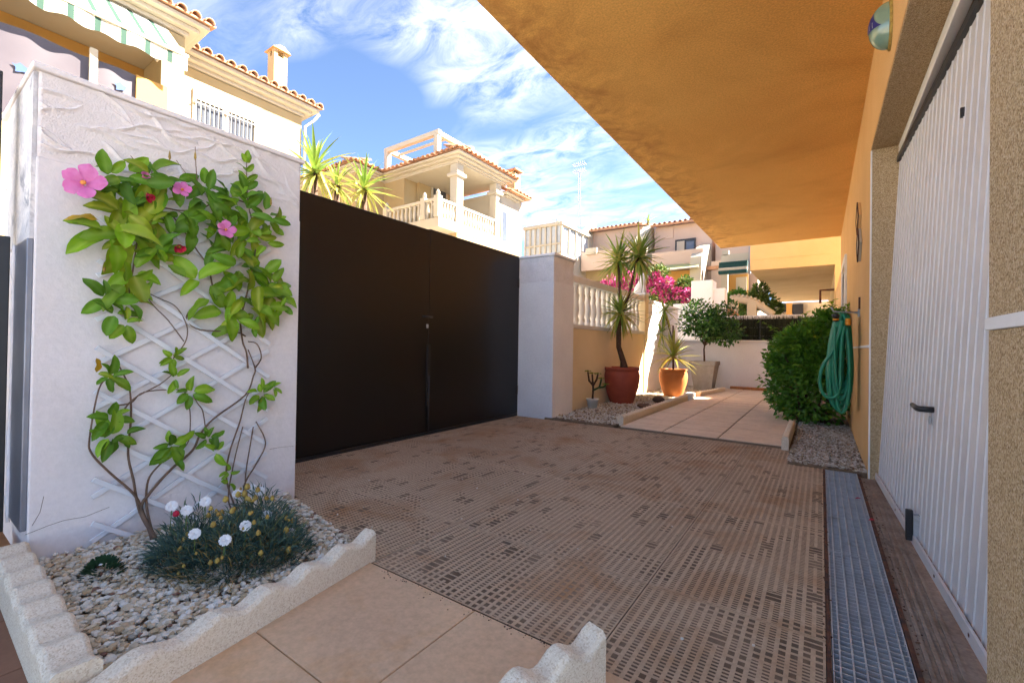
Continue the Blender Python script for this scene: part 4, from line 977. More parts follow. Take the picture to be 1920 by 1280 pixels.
for i, (z, lab) in enumerate(((2.20, 'upper diamond wall plaque with dark edge beside the garage'), (1.93, 'lower diamond wall plaque with dark edge beside the garage'))):
    t = thing('wall_plaque', (.29, 5.35, z), lab, 'plaque', 'diamond plaques on the house wall')
    yy = 5.30-.10*i; s = .155
    MB().prism([(yy-s, z), (yy, z-s), (yy+s, z), (yy, z+s)], 0, .275, .298).build('tile', M_['peach'] if i == 0 else M_['hwhite'], t, bevel=.003)
    for a, b_ in (((yy-s, z), (yy, z-s)), ((yy-s, z), (yy, z+s)), ((yy+s, z), (yy, z-s)), ((yy+s, z), (yy, z+s))):
        MB().tube([(.274, a[0], a[1]), (.274, b_[0], b_[1])], .005, 6).build('edge', M_['iron'], t)
# lion shaped finial on the newel
fn = thing('lion_finial', (-3.035, 9.0, 2.02), 'white seated lion ornament on the balustrade newel', 'statue')
b = MB(); c = Vector((-3.035, 9.0, 2.02))
MB().box(c.x-.13, c.x+.13, c.y-.13, c.y+.13, 2.021, 2.06).build('plinth', M_['whiteclean'], fn, bevel=.01)
b.tube([c+Vector((-.08,0,.04)), c+Vector((-.05,0,.14)), c+Vector((.0,0,.24)), c+Vector((.03,0,.33)), c+Vector((.05,0,.40)), c+Vector((.07,0,.43))], [.085,.10,.085,.075,.085,.05], 12)
b.tube([c+Vector((.05,-.045,.04)), c+Vector((.06,-.04,.13)), c+Vector((.03,-.035,.24))], [.032,.024,.03], 8)
b.tube([c+Vector((.05,.045,.04)), c+Vector((.06,.04,.13)), c+Vector((.03,.035,.24))], [.032,.024,.03], 8)
b.tube([c+Vector((.07,0,.385)), c+Vector((.13,0,.37))], [.045,.03], 8)
b.build('body', M_['whiteclean'], fn)
# fallen petals on the grating
for i, (px, py, lab) in enumerate(((1603,932,'upper pink petal fallen on the drain grating'),(1628,972,'lower pink petal fallen on the drain grating'))):
    p = at(px, py, 2, .012); o = inst('fallen_petal', PMr, None, orient(p, (1,.4,.05), (0,0,1), .032)); tag(o, lab, 'petal', 'petals fallen on the grating')
#@@BG
# ------------------------------------------------------------------ houses across the street
tilem = {}
def tile_mesh(key, L=.45, r=.085):
    """one barrel roof tile along +X (rising handled by the matrix)"""
    if key in tilem: return tilem[key]
    b = MB(); n = 7; vs = []; fs = []
    for x, s in ((0, 1.0), (L, .85)):
        for t_ in (0, .016):
            for k in range(n+1):
                a = math.pi*k/n; vs.append((x, (r*s-t_)*math.cos(a), (r*s-t_)*math.sin(a)))
    m_ = n+1
    for k in range(n):
        fs.append((k, k+1, 2*m_+k+1, 2*m_+k)); fs.append((m_+k+1, m_+k, 3*m_+k, 3*m_+k+1)); fs.append((k+1, k, m_+k, m_+k+1))
    b.add(vs, fs, True); tilem[key] = b.mesh('tile', M_['rooft']); return tilem[key]
def eave(parent, p0, p1, inward, pitch=.22, slope=.28, rows=2, z=0):
    """rows of barrel tiles along the edge p0-p1, rising inward"""
    p0, p1, inw = Vector(p0), Vector(p1), Vector(inward).normalized(); L = (p1-p0).length; n = int(L/pitch); me = tile_mesh('t')
    d = (inw+Vector((0,0,slope))).normalized()
    for i in range(n):
        for q in range(rows):
            p = p0+(p1-p0)*((i+.5)/n)+d*(q*.38)+Vector((0,0,.02*q))
            p.z += rnd.uniform(-.008, .008)
            inst('tile', me, parent, orient(p, d, (0,0,1), 1))
def cornice(parent, x0, x1, y0, y1, z, mt, steps=3, h=.09, o=.10):
    for k in range(steps):
        MB().box(x0-o*k, x1+o*k, y0-o*k, y1+o*k, z+h*k+.001*k, z+h*(k+1)-.001).build('cornice', mt, parent, bevel=.012)
# --- left house
HX = -11.0; BX = -10.0
c1 = at(565, 250, 0, HX); yb = at(345, 150, 0, BX).y
h1 = thing('cream_house', (-13.5, 1.5, 0), 'cream house with clay tiled eaves beyond the vine wall', 'house')
MB().box(-18, HX, -2.5, c1.y, -.05, 6.72).build('wall', M_['hwall'], h1)
MB().box(-18, HX-.1, -2.4, c1.y-.05, 6.721, 6.74).build('wall_plate', M_['hwhite'], h1)
cornice(h1, -18, HX+.05, yb+.3, c1.y+.05, 6.745, M_['hwhite'], 3, .075, .13)
rf = MB(); ex = HX+.38; ey = c1.y+.38
rf.add([(ex, yb, 6.975), (ex, ey, 6.975), (-18, ey, 8.6), (-18, yb, 8.6), (ex, yb, 7.01), (ex, ey, 7.01), (-18, ey, 8.64), (-18, yb, 8.64)], [(0,3,2,1),(4,5,6,7),(0,1,5,4),(1,2,6,5)])
ro = rf.build('roof', M_['rooft'], h1)
eave(ro, (ex+.03, yb-.2, 7.0), (ex+.03, ey, 7.0), (-1,0,0))
# bay with terrace
MB().box(-10.99, -9.28, -2.5, yb-.36, -.05, 4.05).build('terrace_wall', M_['hwall'], h1)
MB().box(-10.98, -10.93, -2.5, yb-.36, 4.06, 6.24).build('terrace_back_wall', M_['amber'], h1)
MB().box(-10.99, BX, yb-.355, yb, -.05, 6.72).build('pier', M_['hwall'], h1)
MB().box(-10.99, BX+.002, -2.5, yb-.36, 6.25, 6.72).build('terrace_beam', M_['hwhite'], h1)
cornice(h1, -11.2, BX+.05, -2.5, yb+.05, 6.7455, M_['hwhite'], 3, .075, .13)
bf = MB(); ex2 = BX+.38; ey2 = yb+.38
bf.add([(ex2, -3, 6.976), (ex2, ey2, 6.976), (-12, ey2, 7.35), (-12, -3, 7.35), (ex2, -3, 7.01), (ex2, ey2, 7.01), (-12, ey2, 7.39), (-12, -3, 7.39)], [(0,3,2,1),(4,5,6,7),(0,1,5,4),(1,2,6,5)])
b2r = bf.build('bay_roof', M_['rooft'], h1); eave(b2r, (ex2+.03, -2.9, 7.0), (ex2+.03, ey2, 7.0), (-1,0,0))
MB().tube([(HX+.1, c1.y+.42, 6.95), (HX+.05, c1.y+.3, 6.75), (HX+.06, c1.y+.06, 6.5), (HX+.06, c1.y+.06, 0)], .032, 8).build('downpipe', M_['hwhite'], h1)
cb_ = at(520, 140, 0, -12.3)
ch = MB().box(-12.47, -12.13, cb_.y-.18, cb_.y+.18, 7.0, at(520, 103, 0, -12.1).z).build('chimney', M_['hwall'], ro)
zt_ = at(520, 103, 0, -12.1).z
for dx_, dy_ in ((-.41,-.13),(-.41,.13),(-.19,-.13),(-.19,.13)): MB().box(-12.0+dx_-.06, -12.0+dx_+.06, cb_.y+dy_-.05, cb_.y+dy_+.05, zt_, zt_+.16).build('chimney_pier', M_['hwall'], ro)
MB().prism([(cb_.y-.25, zt_+.16), (cb_.y+.25, zt_+.16), (cb_.y+.05, zt_+.28), (cb_.y-.05, zt_+.28)], 0, -12.55, -12.05).build('chimney_cap', M_['hwall'], ro)
# grilled window
wa = at(360, 165, 0, HX); wb = at(480, 205, 0, HX); wz1 = wa.z; wz0 = wz1-1.35
wn = MB().box(HX, HX+.03, wa.y-.28, wb.y+.12, wz0-.2, 6.5).build('window_surround', M_['hwhite'], h1)
MB().box(HX+.031, HX+.04, wa.y, wb.y, wz0, wz1).build('pane', M_['glass'], wn)
MB().box(HX+.041, HX+.07, wa.y, wb.y, wz1-.22, wz1-.02).build('shutter_box', M_['hwhite'], wn)
ym = (wa.y+wb.y)/2
for a, b_ in ((wa.y, wa.y+.06), (ym-.05, ym+.05), (wb.y-.06, wb.y)): MB().box(HX+.041, HX+.065, a, b_, wz0, wz1-.225).build('frame', M_['hwhite'], wn)
for i in range(15):
    y = wa.y+.05+(wb.y-wa.y-.1)*i/14; MB().box(HX+.09, HX+.102, y-.006, y+.006, wz0, wz1-.2).build('bar', M_['hwhite'], wn)
for z in (wz1-.3, wz1-.75): MB().box(HX+.088, HX+.107, wa.y, wb.y, z-.012, z+.012).build('bar', M_['hwhite'], wn)
# awning over the terrace
aw = thing('striped_awning', (-9.6, 1.5, 6.2), 'white and green striped awning over the terrace of the cream house', 'awning')
stripe_m = stripes('awning_stripes', (.52,.51,.42), (.035,.085,.06), 1, .30, .24)
fr = at(350, 108, 0, -9.0); ye = fr.y; zf = fr.z; ztop = 6.72
f = MB(); f.add([(-9.98, -2.5, ztop), (-9.98, ye, ztop), (-9.0, ye, zf), (-9.0, -2.5, zf), (-9.98, -2.5, ztop-.01), (-9.98, ye, ztop-.01), (-9.0, ye, zf-.01), (-9.0, -2.5, zf-.01)], [(0,3,2,1),(4,5,6,7),(1,2,6,5)])
f.build('cloth', stripe_m, aw)
MB().box(-9.0, -8.95, -2.5, ye+.02, zf-.02, zf+.035).build('front_bar', M_['hwhite'], aw, bevel=.01)
va = MB(); n = 130; vs_ = []; fs_ = []
for i in range(n+1):
    y = -2.5+(ye+2.5)*i/n; zb_ = zf-.24-.025*math.cos(2*math.pi*y/.42); x = -8.975+.012*math.sin(y*9)
    vs_ += [(x, y, zf-.021), (x+.012*math.sin(y*13), y, zb_)]
for i in range(n): fs_.append((i*2, i*2+1, i*2+3, i*2+2))
va.add(vs_, fs_, True); va.build('valance', stripe_m, aw)
for y in (ye-.3, .4): MB().tube([(-9.95, y, 6.3), (-9.4, y, 5.75), (-9.0, y, zf-.01)], .022, 8).build('folding_arm', M_['hwhite'], aw)
cu = thing('clear_curtain', (-9.3, 1, 4.1), 'tinted vinyl curtain with blue prints closing the terrace under the awning', 'curtain')
cvs = []; cfs = []; n = 60; ycur = at(312, 180, 0, -9.3).y
for i in range(n+1):
    y = -2.5+(ycur+2.5)*i/n; x = -9.30+.008*math.sin(y*7); cvs += [(x, y, 4.055), (x, y, 5.30+.015*math.sin(y*6.5))]
for i in range(n): cfs.append((i*2, i*2+2, i*2+3, i*2+1))
cm = MB(); cm.add(cvs, cfs, True); cm.build('sheet', M_['curtain'], cu)
for px, py, s in ((285,182,.22),(225,163,.10),(38,128,.10)):
    p = at(px, py, 0, -9.27); MB().prism([(p.y+s*math.cos(q*.5236)*(.7+.3*math.sin(q*1.7)), p.z+s*.8*math.sin(q*.5236)*(.75+.25*math.cos(q*2.3))) for q in range(12)], 0, -9.275, -9.27).build('print', M_['bluep'], cu)
pp = at(174, 130, 0, -9.26); MB().box(-9.27, -9.20, pp.y-.045, pp.y+.045, 4.06, pp.z+.30).build('post', M_['hwhite'], cu)
MB().box(-9.295, -9.25, ycur-.42, ycur, 4.06, 5.3).build('side_panel', M_['amber'], cu)

# --- house with the balcony
QX = -9.95; cq = at(857, 350, 0, QX); CY = cq.y; ZE = 7.05
h2 = thing('balcony_house', (-13, 13, 0), 'cream house with columned corner balcony and white balusters', 'house')
yr1 = at(978, 400, 0, QX).y; yc2 = at(935, 370, 0, QX).y
zf2 = at(821, 404, 0, QX).z; zrail = at(821, 367, 0, QX).z
yo = at(822, 380, 0, QX).y                       # balcony front edge
xl = at(757, 395, 1, CY).x                       # porch left edge on the front plane
xw = at(706, 395, 1, CY).x
MB().box(-18, QX, CY+.02, yr1, -.05, zf2-.35).build('wall', M_['hwall'], h2)
MB().box(xl, QX+.02, yo, yr1-.0, zf2-.349, zf2-.02).build('balcony_floor', M_['hwhite'], h2, bevel=.03)
MB().box(-18, -12.4, CY+.6, yr1, zf2-.348, ZE).build('inner_wall', M_['hwall'], h2)
MB().box(xw, xl, CY, CY+3, zf2-.352, ZE-.02).build('side_wing', M_['hwall'], h2)
MB().box(-12.39, QX, yc2+.12, yr1, zf2-.018, ZE-.3).build('end_wall', M_['hwhite'], h2)
wy = at(939, 400, 0, QX).y; wy2 = at(951, 410, 0, QX).y; wz = at(945, 393, 0, QX).z
w2 = MB().box(QX, QX+.03, wy, wy2, wz-1.3, wz).build('window', M_['hwhite'], h2); MB().box(QX+.031, QX+.04, wy+.08, wy2-.08, wz-1.2, wz-.1).build('pane', M_['glass'], w2)
dpx = at(920, 340, 0, -12.38)
dw = MB().box(-12.39, -12.36, CY+1.2, CY+2.1, zf2-.02, zf2+2.1).build('terrace_door', M_['hwhite'], h2); MB().box(-12.359, -12.35, CY+1.3, CY+2.0, zf2+.6, zf2+2.0).build('pane', M_['glass'], dw)
for y in (CY+.16, yc2):
    MB().box(QX-.32, QX, y-.16, y+.16, zf2-.018, ZE-.05).build('column', M_['hwhite'], h2, bevel=.015)
    MB().box(QX-.40, QX+.08, y-.24, y+.24, zf2+1.55, zf2+1.68).build('column_band', M_['hwhite'], h2, bevel=.03)
# roof slab, cornice and tiles
ry1 = at(960, 336, 2, ZE+.2).y
MB().box(-16, QX+.02, CY-.02, ry1, ZE-.045, ZE).build('porch_ceiling', M_['hwhite'], h2)
cornice(h2, xw-.2, QX+.1, CY-.05, ry1, ZE+.001, M_['hwhite'], 3, .07, .13)
r2 = MB(); ax, ay = QX+.42, CY-.37
r2.add([(ax, ay, ZE+.215), (ax, ry1+.3, ZE+.215), (-13.2, ry1+.3, ZE+1.0), (-13.2, ay+3, ZE+1.0), (xw-.5, ay, ZE+.215), (xw-.5, ay+3, ZE+1.0)], [(0,1,2,3),(0,3,5,4)])
r2o = r2.build('roof', M_['rooft'], h2)
eave(r2o, (ax+.02, ay, ZE+.24), (ax+.02, ry1+.3, ZE+.24), (-1,0,0)); eave(r2o, (ax, ay-.02, ZE+.24), (xw-.5, ay-.02, ZE+.24), (0,1,0))
# lower far eave
ly1 = at(998, 380, 0, QX+.42).y
cornice(h2, -13, QX+.1, yc2+.4, ly1-.4, ZE-.42, M_['hwhite'], 2, .07, .13)
r3 = MB().box(-13, QX+.4, yc2+.3, ly1, ZE-.275, ZE-.24).build('lower_roof', M_['rooft'], h2); eave(r3, (QX+.42, yc2+.5, ZE-.23), (QX+.42, ly1, ZE-.23), (-1,0,0))
k = at(965, 330, 0, -10.8); kc = MB().box(-11.05, -10.65, k.y-.2, k.y+.2, ZE, k.z+.05).build('chimney', M_['hwall'], r2o); MB().box(-11.15, -10.55, k.y-.3, k.y+.3, k.z+.16, k.z+.22).build('chimney_cap', M_['rooft'], r2o)
for s in (-.14, .14): MB().box(-10.95, -10.75, k.y+s-.04, k.y+s+.04, k.z+.05, k.z+.16).build('chimney_pier', M_['hwall'], r2o)
# left wing with its own hip
wc = at(662, 300, 2, ZE+.2)
MB().box(-19, wc.x-.4, wc.y+.4, CY+3, -.05, ZE).build('left_wing', M_['hwall'], h2)
cornice(h2, -19, wc.x-.35, wc.y+.35, CY+3, ZE+.001, M_['hwhite'], 3, .07, .13)
r4 = MB(); r4.add([(wc.x, wc.y, ZE+.215), (wc.x, CY+3, ZE+.215), (wc.x-2.5, CY+3, ZE+.9), (wc.x-2.5, wc.y+2.5, ZE+.9), (-19, wc.y, ZE+.215), (-19, wc.y+2.5, ZE+.9)], [(0,1,2,3),(0,3,5,4)])
r4o = r4.build('wing_roof', M_['rooft'], h2); eave(r4o, (wc.x, wc.y, ZE+.24), (wc.x, wc.y+3.5, ZE+.24), (-1,0,0)); eave(r4o, (wc.x, wc.y, ZE+.24), (wc.x-4, wc.y, ZE+.24), (0,1,0))
# balusters
hb = zrail-zf2
b2m = MB().lathe([(.05,0),(.05,.05),(.032,.08),(.06,.28),(.058,.36),(.034,.55),(.05,.62),(.05,.68)], n=8).mesh('baluster', M_['hwhite'])
def balrow(p0, p1, n):
    p0, p1 = Vector(p0), Vector(p1); d = p1-p0
    for i in range(n): inst('baluster', b2m, h2, Matrix.Translation(p0+d*((i+.5)/n)+Vector((0,0,zf2-.02))) @ Matrix.Diagonal((1,1,(hb-.08)/.68,1)))
    x0, x1 = sorted((p0.x, p1.x)); y0, y1 = sorted((p0.y, p1.y))
    MB().box(x0-.07, x1+.07, y0-.07, y1+.07, zrail-.10, zrail).build('rail', M_['hwhite'], h2, bevel=.02)
balrow((QX-.1, CY+.34, 0), (QX-.1, yc2-.18, 0), 13); balrow((QX-.1, yo+.18, 0), (QX-.1, CY-.02, 0), 5); balrow((QX-.25, yo+.08, 0), (xl+.1, yo+.08, 0), 11)
for x in (QX-.1, at(796, 380, 1, yo+.08).x, xl+.02):
    MB().box(x-.10, x+.10, yo-.02, yo+.18, zf2-.018, zrail+.06).build('newel', M_['hwhite'], h2, bevel=.01); MB().lathe([(.03,0),(.07,.06),(.06,.13),(.01,.2)], (x, yo+.08, zrail+.06), 10).build('newel_ball', M_['hwhite'], h2)
# pergola on the roof
pgx, pgy = at(820, 262, 2, ZE+1.0).x, at(820, 262, 2, ZE+1.0).y
pe = thing('roof_pergola', (pgx-1, pgy+1, ZE+.4), 'white beam pergola frame on the roof of the balcony house', 'pergola')
zt2 = at(820, 245, 1, pgy).z; plx = at(727, 285, 1, pgy).x
for (x, y) in ((pgx, pgy), (plx, pgy), (pgx, pgy+3.2), (plx, pgy+3.2)): MB().box(x-.09, x+.09, y-.09, y+.09, ZE+.2, zt2-.16).build('post', M_['hwhite'], pe)
for y in (pgy, pgy+3.2): MB().box(plx-.12, pgx+.12, y-.08, y+.08, zt2-.159, zt2).build('beam', M_['hwhite'], pe)
for x in (plx, pgx, ): MB().box(x-.08, x+.08, pgy+.081, pgy+3.119, zt2-.158, zt2-.002).build('beam', M_['hwhite'], pe)
for i in range(4): MB().box(plx+.1, pgx-.1, pgy+.5+i*.65, pgy+.56+i*.65, zt2-.1, zt2-.02).build('slat', M_['hwhite'], pe)

# yuccas of the street planting, behind the gate
for (px, py, n, L, lab) in ((590,322,46,.55,'tall yucca head nearest the vine wall above the gate'),(632,348,36,.42,'smallest yucca head, between two others above the gate'),(683,356,46,.50,'yucca head in front of the balcony house above the gate')):
    c = at(px, py, 0, -5.8); t = thing('street_yucca', (c.x, c.y, -.05), lab, 'yucca', 'yuccas growing behind the gate')
    MB().tube([(c.x, c.y, -.05), (c.x+.04, c.y, c.z*.5), tuple(c)], [.07,.05,.04], 8).build('trunk', M_['trunk'], t)
    crown(t, c, n, L, .55, .25)

# --- terraced houses at the back
RY = 24.0
def A(px, py, y=RY): return at(px, py, 1, y)
def rbox(px0, px1, py0, py1, y0, y1, yref=None):
    """box whose front face shows between these pixels on the plane y = y0"""
    a = at(px0, py0, 1, yref or y0); b_ = at(px1, py1, 1, yref or y0); return MB().box(min(a.x, b_.x), max(a.x, b_.x), y0, y1, min(a.z, b_.z), max(a.z, b_.z))
def terraced(label, px0, px1, pe, pp0, pp1, loc):
    t = thing('terraced_house', loc, label, 'house', 'terraced houses behind the garden')
    a = A(px0, pe); b_ = A(px1, pe)
    MB().box(a.x, b_.x, RY, RY+6, -.05, a.z).build('wall', M_['hpink'], t)
    r = MB().prism([(RY-.5, a.z-.05), (RY-.5, a.z+.05), (RY+3, a.z+.75), (RY+3, a.z+.65)], 0, a.x-.1, b_.x+.1).build('roof', M_['rooft'], t)
    eave(r, (a.x, RY-.52, a.z+.05), (b_.x, RY-.52, a.z+.05), (0,1,0), .24, .2, 1)
    return t
t1 = terraced('pink terraced house behind the yucca with a low terrace parapet', 1112, 1206, 437, 0, 0, (-9.5, 26, 0))
rbox(1090, 1212, 474, 497, 22.2, 22.4).build('terrace_parapet', M_['hpink'], t1)
rbox(1098, 1118, 466, 475, 22.0, 22.2).build('planter_box', M_['hwhite'], t1)
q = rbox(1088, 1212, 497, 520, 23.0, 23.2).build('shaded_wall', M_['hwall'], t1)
a = A(1088, 497, 22.0); b_ = A(1212, 497, 22.0); MB().box(a.x, b_.x, 22.4, RY, a.z-.1, a.z).build('terrace_floor', M_['hpink'], t1)
t2 = terraced('pink terraced house with a dark framed window and yellow awning', 1228, 1335, 428, 0, 0, (-6, 26, 0))
rbox(1222, 1318, 475, 493, 22.2, 22.4).build('terrace_parapet', M_['hpink'], t2)
w3 = rbox(1266, 1304, 450, 476, RY-.08, RY-.02).build('window', M_['black'], t2)
rbox(1269, 1283, 453, 476, RY-.12, RY-.09).build('pane', M_['hwhite'], w3); rbox(1287, 1301, 453, 474, RY-.12, RY-.09).build('pane', M_['glass'], w3)
a = A(1215, 493, 22.4); b_ = A(1310, 493, 22.4); MB().box(a.x, b_.x, 22.41, RY, a.z-.1, a.z).build('terrace_floor', M_['hpink'], t2)
rbox(1220, 1318, 512, 560, 23.4, 23.5).build('veranda_opening', M_['amber'], t2)
rbox(1302, 1316, 494, 560, 22.6, 22.8).build('veranda_post', M_['hwall'], t2)
rbox(1232, 1262, 430, 446, RY-.05, RY-.01).build('shaded_panel', M_['hpink'], t2)
ya_ = thing('yellow_awning', (-5.5, 22, 4.5), 'faded yellow awning below the terrace of the pink house', 'awning')
a = A(1216, 497, 22.5); b_ = A(1310, 490, 22.5); c_ = A(1216, 510, 21.3); d_ = A(1310, 500, 21.3)
b = MB(); b.add([a, b_, d_, c_, a-Vector((0,0,.03)), b_-Vector((0,0,.03)), d_-Vector((0,0,.03)), c_-Vector((0,0,.03))], [(0,1,2,3),(7,6,5,4),(3,2,6,7)]); b.build('cloth', M_['yellowaw'], ya_)
MB().tube([c_, d_], .04, 8).build('front_bar', M_['hwhite'], ya_)
t3 = thing('terraced_house', (-3.5, 25, 0), 'terraced house with white balcony front at the right end of the row', 'house', 'terraced houses behind the garden')
rbox(1342, 1420, 440, 590, RY, RY+5).build('wall', M_['hpink'], t3)
rbox(1352, 1404, 478, 496, 22.6, 22.8).build('balcony_front', M_['hwhite'], t3); rbox(1354, 1366, 470, 478, 22.6, 22.9).build('planter_box', M_['hwhite'], t3)
rbox(1334, 1352, 490, 565, 23.0, 23.3).build('side_pier', M_['hpink'], t3); rbox(1352, 1364, 512, 560, 22.8, 23.0).build('post', M_['hwhite'], t3)
rbox(1364, 1402, 516, 560, 23.6, 23.7).build('veranda_opening', M_['amber'], t3); rbox(1322, 1352, 500, 504, 22.9, 23.3).build('tile_ledge', M_['rooft'], t3)
rbox(1380, 1400, 520, 545, 23.5, 23.55).build('window', M_['hwhite'], t3); rbox(1404, 1407, 462, 512, 22.5, 22.7).build('downpipe', M_['grey'], t3)
ga = thing('green_awning', (-3.4, 22.3, 4.5), 'dark green and white rolled awning at the right end of the row', 'awning')
a0 = A(1350, 494, 22.3); a1 = A(1403, 492, 22.3)
for i in range(4):
    z1 = a0.z-i*.14; MB().box(a0.x, a1.x, 22.0-.05*i, 22.3-.05*i, z1-.135, z1).build('fold', M_['hwhite'] if i == 2 else mat('green_cloth_%d' % i, (.012,.05,.045), .8), ga, bevel=.02)
# sloping white party walls
def fin_wall(pts, px, w_, label):
    """outline given as (y, pixel row) pairs on the plane x of pixel px at Y = RY"""
    x = A(px, 450).x; poly = [(y, at(px_, py_, 0, x).z) for (y, px_, py_) in pts]
    o = MB().prism(poly+[(poly[-1][0], 0), (poly[0][0], 0)], 0, x-w_, x).build('party_wall', M_['hwhite'], org=(x, 23, 0)); return tag(o, label, 'wall', 'white party walls of the terraced row')
def fpts(px, prof):
    x = A(px, 450).x; return [(at(p, q, 0, x).y, p, q) for p, q in prof]
fin_wall(fpts(1112, [(1058, 480), (1072, 470), (1090, 440), (1118, 420)]), 1112, .5, 'white sloping party wall beside the white glazed sunroom')
fin_wall(fpts(1222, [(1204, 470), (1206, 452), (1216, 432), (1228, 418)]), 1222, .5, 'white sloping party wall between the two pink houses')
fin_wall(fpts(1334, [(1314, 520), (1316, 480), (1322, 466), (1340, 452)]), 1334, .5, 'white sloping party wall at the right of the yellow awning')
# glazed sunroom
sr = thing('glazed_sunroom', (-13, 20.5, 4), 'white framed glazed sunroom at the left of the terraced row', 'sunroom')
SY = 20.0; a = at(985, 432, 1, SY); b_ = at(1052, 472, 1, SY); sx0, sx1 = a.x, b_.x; sz1, sz0 = a.z, b_.z
MB().box(sx0, sx1, SY+.03, SY+3.4, -.05, sz0-.02).build('base_wall', M_['hwhite'], sr)
MB().box(sx0-.1, sx1+.1, SY-.1, SY+3.5, sz1, sz1+.16).build('roof', M_['hwhite'], sr, bevel=.02)
MB().box(sx0+.05, sx1-.05, SY+.05, SY+3.3, sz0, sz1-.001).build('pane', mat('pale_frosted_glass', (.5,.54,.58), .2, (.42,.46,.5), 3, spec=.5), sr)
for i in range(8): x = sx0+(sx1-sx0)*i/7; MB().box(x-.045, x+.045, SY-.02, SY+.045, sz0, sz1-.002).build('mullion', M_['hwhite'], sr)
for i in range(5): y = SY+.05+3.25*i/4; MB().box(sx1-.045, sx1+.03, y-.06, y+.06, sz0, sz1-.002).build('mullion', M_['hwhite'], sr)
MB().box(sx0, sx1, SY-.021, SY+.044, sz0+.42, sz0+.5).build('rail', M_['hwhite'], sr)
rc = thing('roof_chimney', (-12, 24, 6), 'small white chimney pot above the sunroom', 'chimney'); p = A(1046, 420, 23)
MB().lathe([(.10,-.6),(.12,0),(.16,.05),(.12,.12),(.05,.4)], tuple(p), 10).build('pot', M_['hwhite'], rc)
an = thing('antenna_mast', (A(1086,420).x, 27, 4), 'thin lattice antenna mast above the terraced roofs', 'antenna')
ap = [at(1086, y, 1, 27.0) for y in (440, 318)]
for s, q in ((-.1, 0), (.1, 0), (0, .16)): MB().tube([ap[0]+Vector((s, q, 0)), ap[1]+Vector((s*.6, q*.6, 0))], .02, 5).build('leg', M_['grey'], an)
for i in range(16): z = ap[0].z+(ap[1].z-ap[0].z)*i/16; MB().tube([(ap[0].x-.1+.2*(i % 2), 27, z), (ap[0].x+.1-.2*(i % 2), 27, z+.25)], .012, 4).build('brace', M_['grey'], an)
for k, z in enumerate((ap[1].z-.1, ap[1].z+.35)):
    MB().tube([(ap[1].x-.45, 27, z), (ap[1].x+.45, 27, z)], .018, 5).build('boom', M_['grey'], an)
    for i in range(6): x = ap[1].x-.4+.16*i; MB().tube([(x, 26.7, z), (x, 27.3, z)], .010, 4).build('element', M_['grey'], an); MB().tube([(x, 27, z-.2), (x, 27, z+.2)], .010, 4).build('element', M_['grey'], an)
rp_ = A(1212, 412); t = thing('roof_palm', (rp_.x, RY+.3, rp_.z-.6), 'small green palm tuft showing over the terraced roof', 'palm')
MB().tube([(rp_.x, RY+.3, rp_.z-.8), (rp_.x, RY+.3, rp_.z)], .05, 6).build('trunk', M_['trunk'], t); crown(t, (rp_.x, RY+.3, rp_.z), 26, .55, 1.2, .2)

# --- neighbour gardens
def blob(px, py, rpx, y, ry=.5):
    c = at(px, py, 1, y); r = (at(px+rpx, py, 1, y)-c).length; return c, r
def cloud_from(lobes):
    def f(r):
        c, s = r.choice(lobes); v = Vector((r.gauss(0,1), r.gauss(0,1), r.gauss(0,1))); v.normalize(); return c+v*s*r.uniform(.45, 1.08), v
    return f
bo = thing('bougainvillea', (-5.0, 14, 0), 'magenta bougainvillea in bloom behind the balustrade', 'shrub')
L1 = [blob(px, py, r*1.25, 14.0) for px, py, r in ((1142,534,6),(1170,528,7),(1194,522,7),(1216,526,6),(1244,545,6),(1120,540,5),(1132,536,6),(1148,526,8),(1162,534,9),(1180,520,10),(1186,536,8),(1208,528,9),(1222,540,11),(1236,532,7),(1254,530,8),(1270,550,8),(1284,560,6),(1246,556,7),(1230,518,5),(1200,542,6),(1290,548,5))]
L2 = [blob(px, py, r, 14.3) for px, py, r in ((1180,545,22),(1215,550,24),(1250,552,24),(1275,560,20),(1235,515,18),(1285,535,16),(1150,545,14))]
leafcloud('bracts', bo, 2300, cloud_from(L1), .10, .04, M_['boug'], 14); leafcloud('foliage', bo, 3800, cloud_from(L2), .10, .03, M_['bush'], 15)
for i in range(4): MB().tube([(-5.2+i*.5, 14.3, -.05), (-5.3+i*.55, 14.3, 1.2), (-5.4+i*.6, 14.2, 2.6)], [.05,.04,.02], 6).build('stem', M_['trunk'], bo)
bu = thing('garden_bush', (-2.6, 16, 0), 'sunlit loose green bush beyond the far wall', 'bush')
L3 = [blob(px, py, r, 16.0) for px, py, r in ((1418,560,20),(1440,565,16),(1405,575,16),(1455,578,12),(1425,545,14))]
leafcloud('foliage', bu, 3200, cloud_from(L3), .12, .022, M_['bush'], 16); MB().tube([(L3[0][0].x, 16, -.05), tuple(L3[0][0])], [.06,.03], 6).build('stem', M_['trunk'], bu)
bd = thing('garden_bush', (-3.4, 17, 0), 'darker green bush behind the white stepped wall', 'bush')
L4 = [blob(px, py, r, 17.5) for px, py, r in ((1370,562,14),(1385,555,14),(1372,578,14),(1392,578,14),(1310,548,12),(1296,540,10))]
leafcloud('foliage', bd, 2600, cloud_from(L4), .11, .03, M_['hedge'], 17); MB().tube([(L4[1][0].x, 17.5, -.05), tuple(L4[1][0])], [.06,.03], 6).build('stem', M_['trunk'], bd)
sw = thing('stepped_wall', (-3.0, 13, 0), 'white stepped neighbour wall with taller pillar behind the citrus tree', 'wall')
def wblock(px0, px1, py, y0, y1, mt=M_['white2']):
    a = at(px0, py, 1, y0); b_ = at(px1, py, 1, y0); return MB().box(a.x, b_.x, y0, y1, -.05, a.z).build('block', mt, sw, bevel=.012)
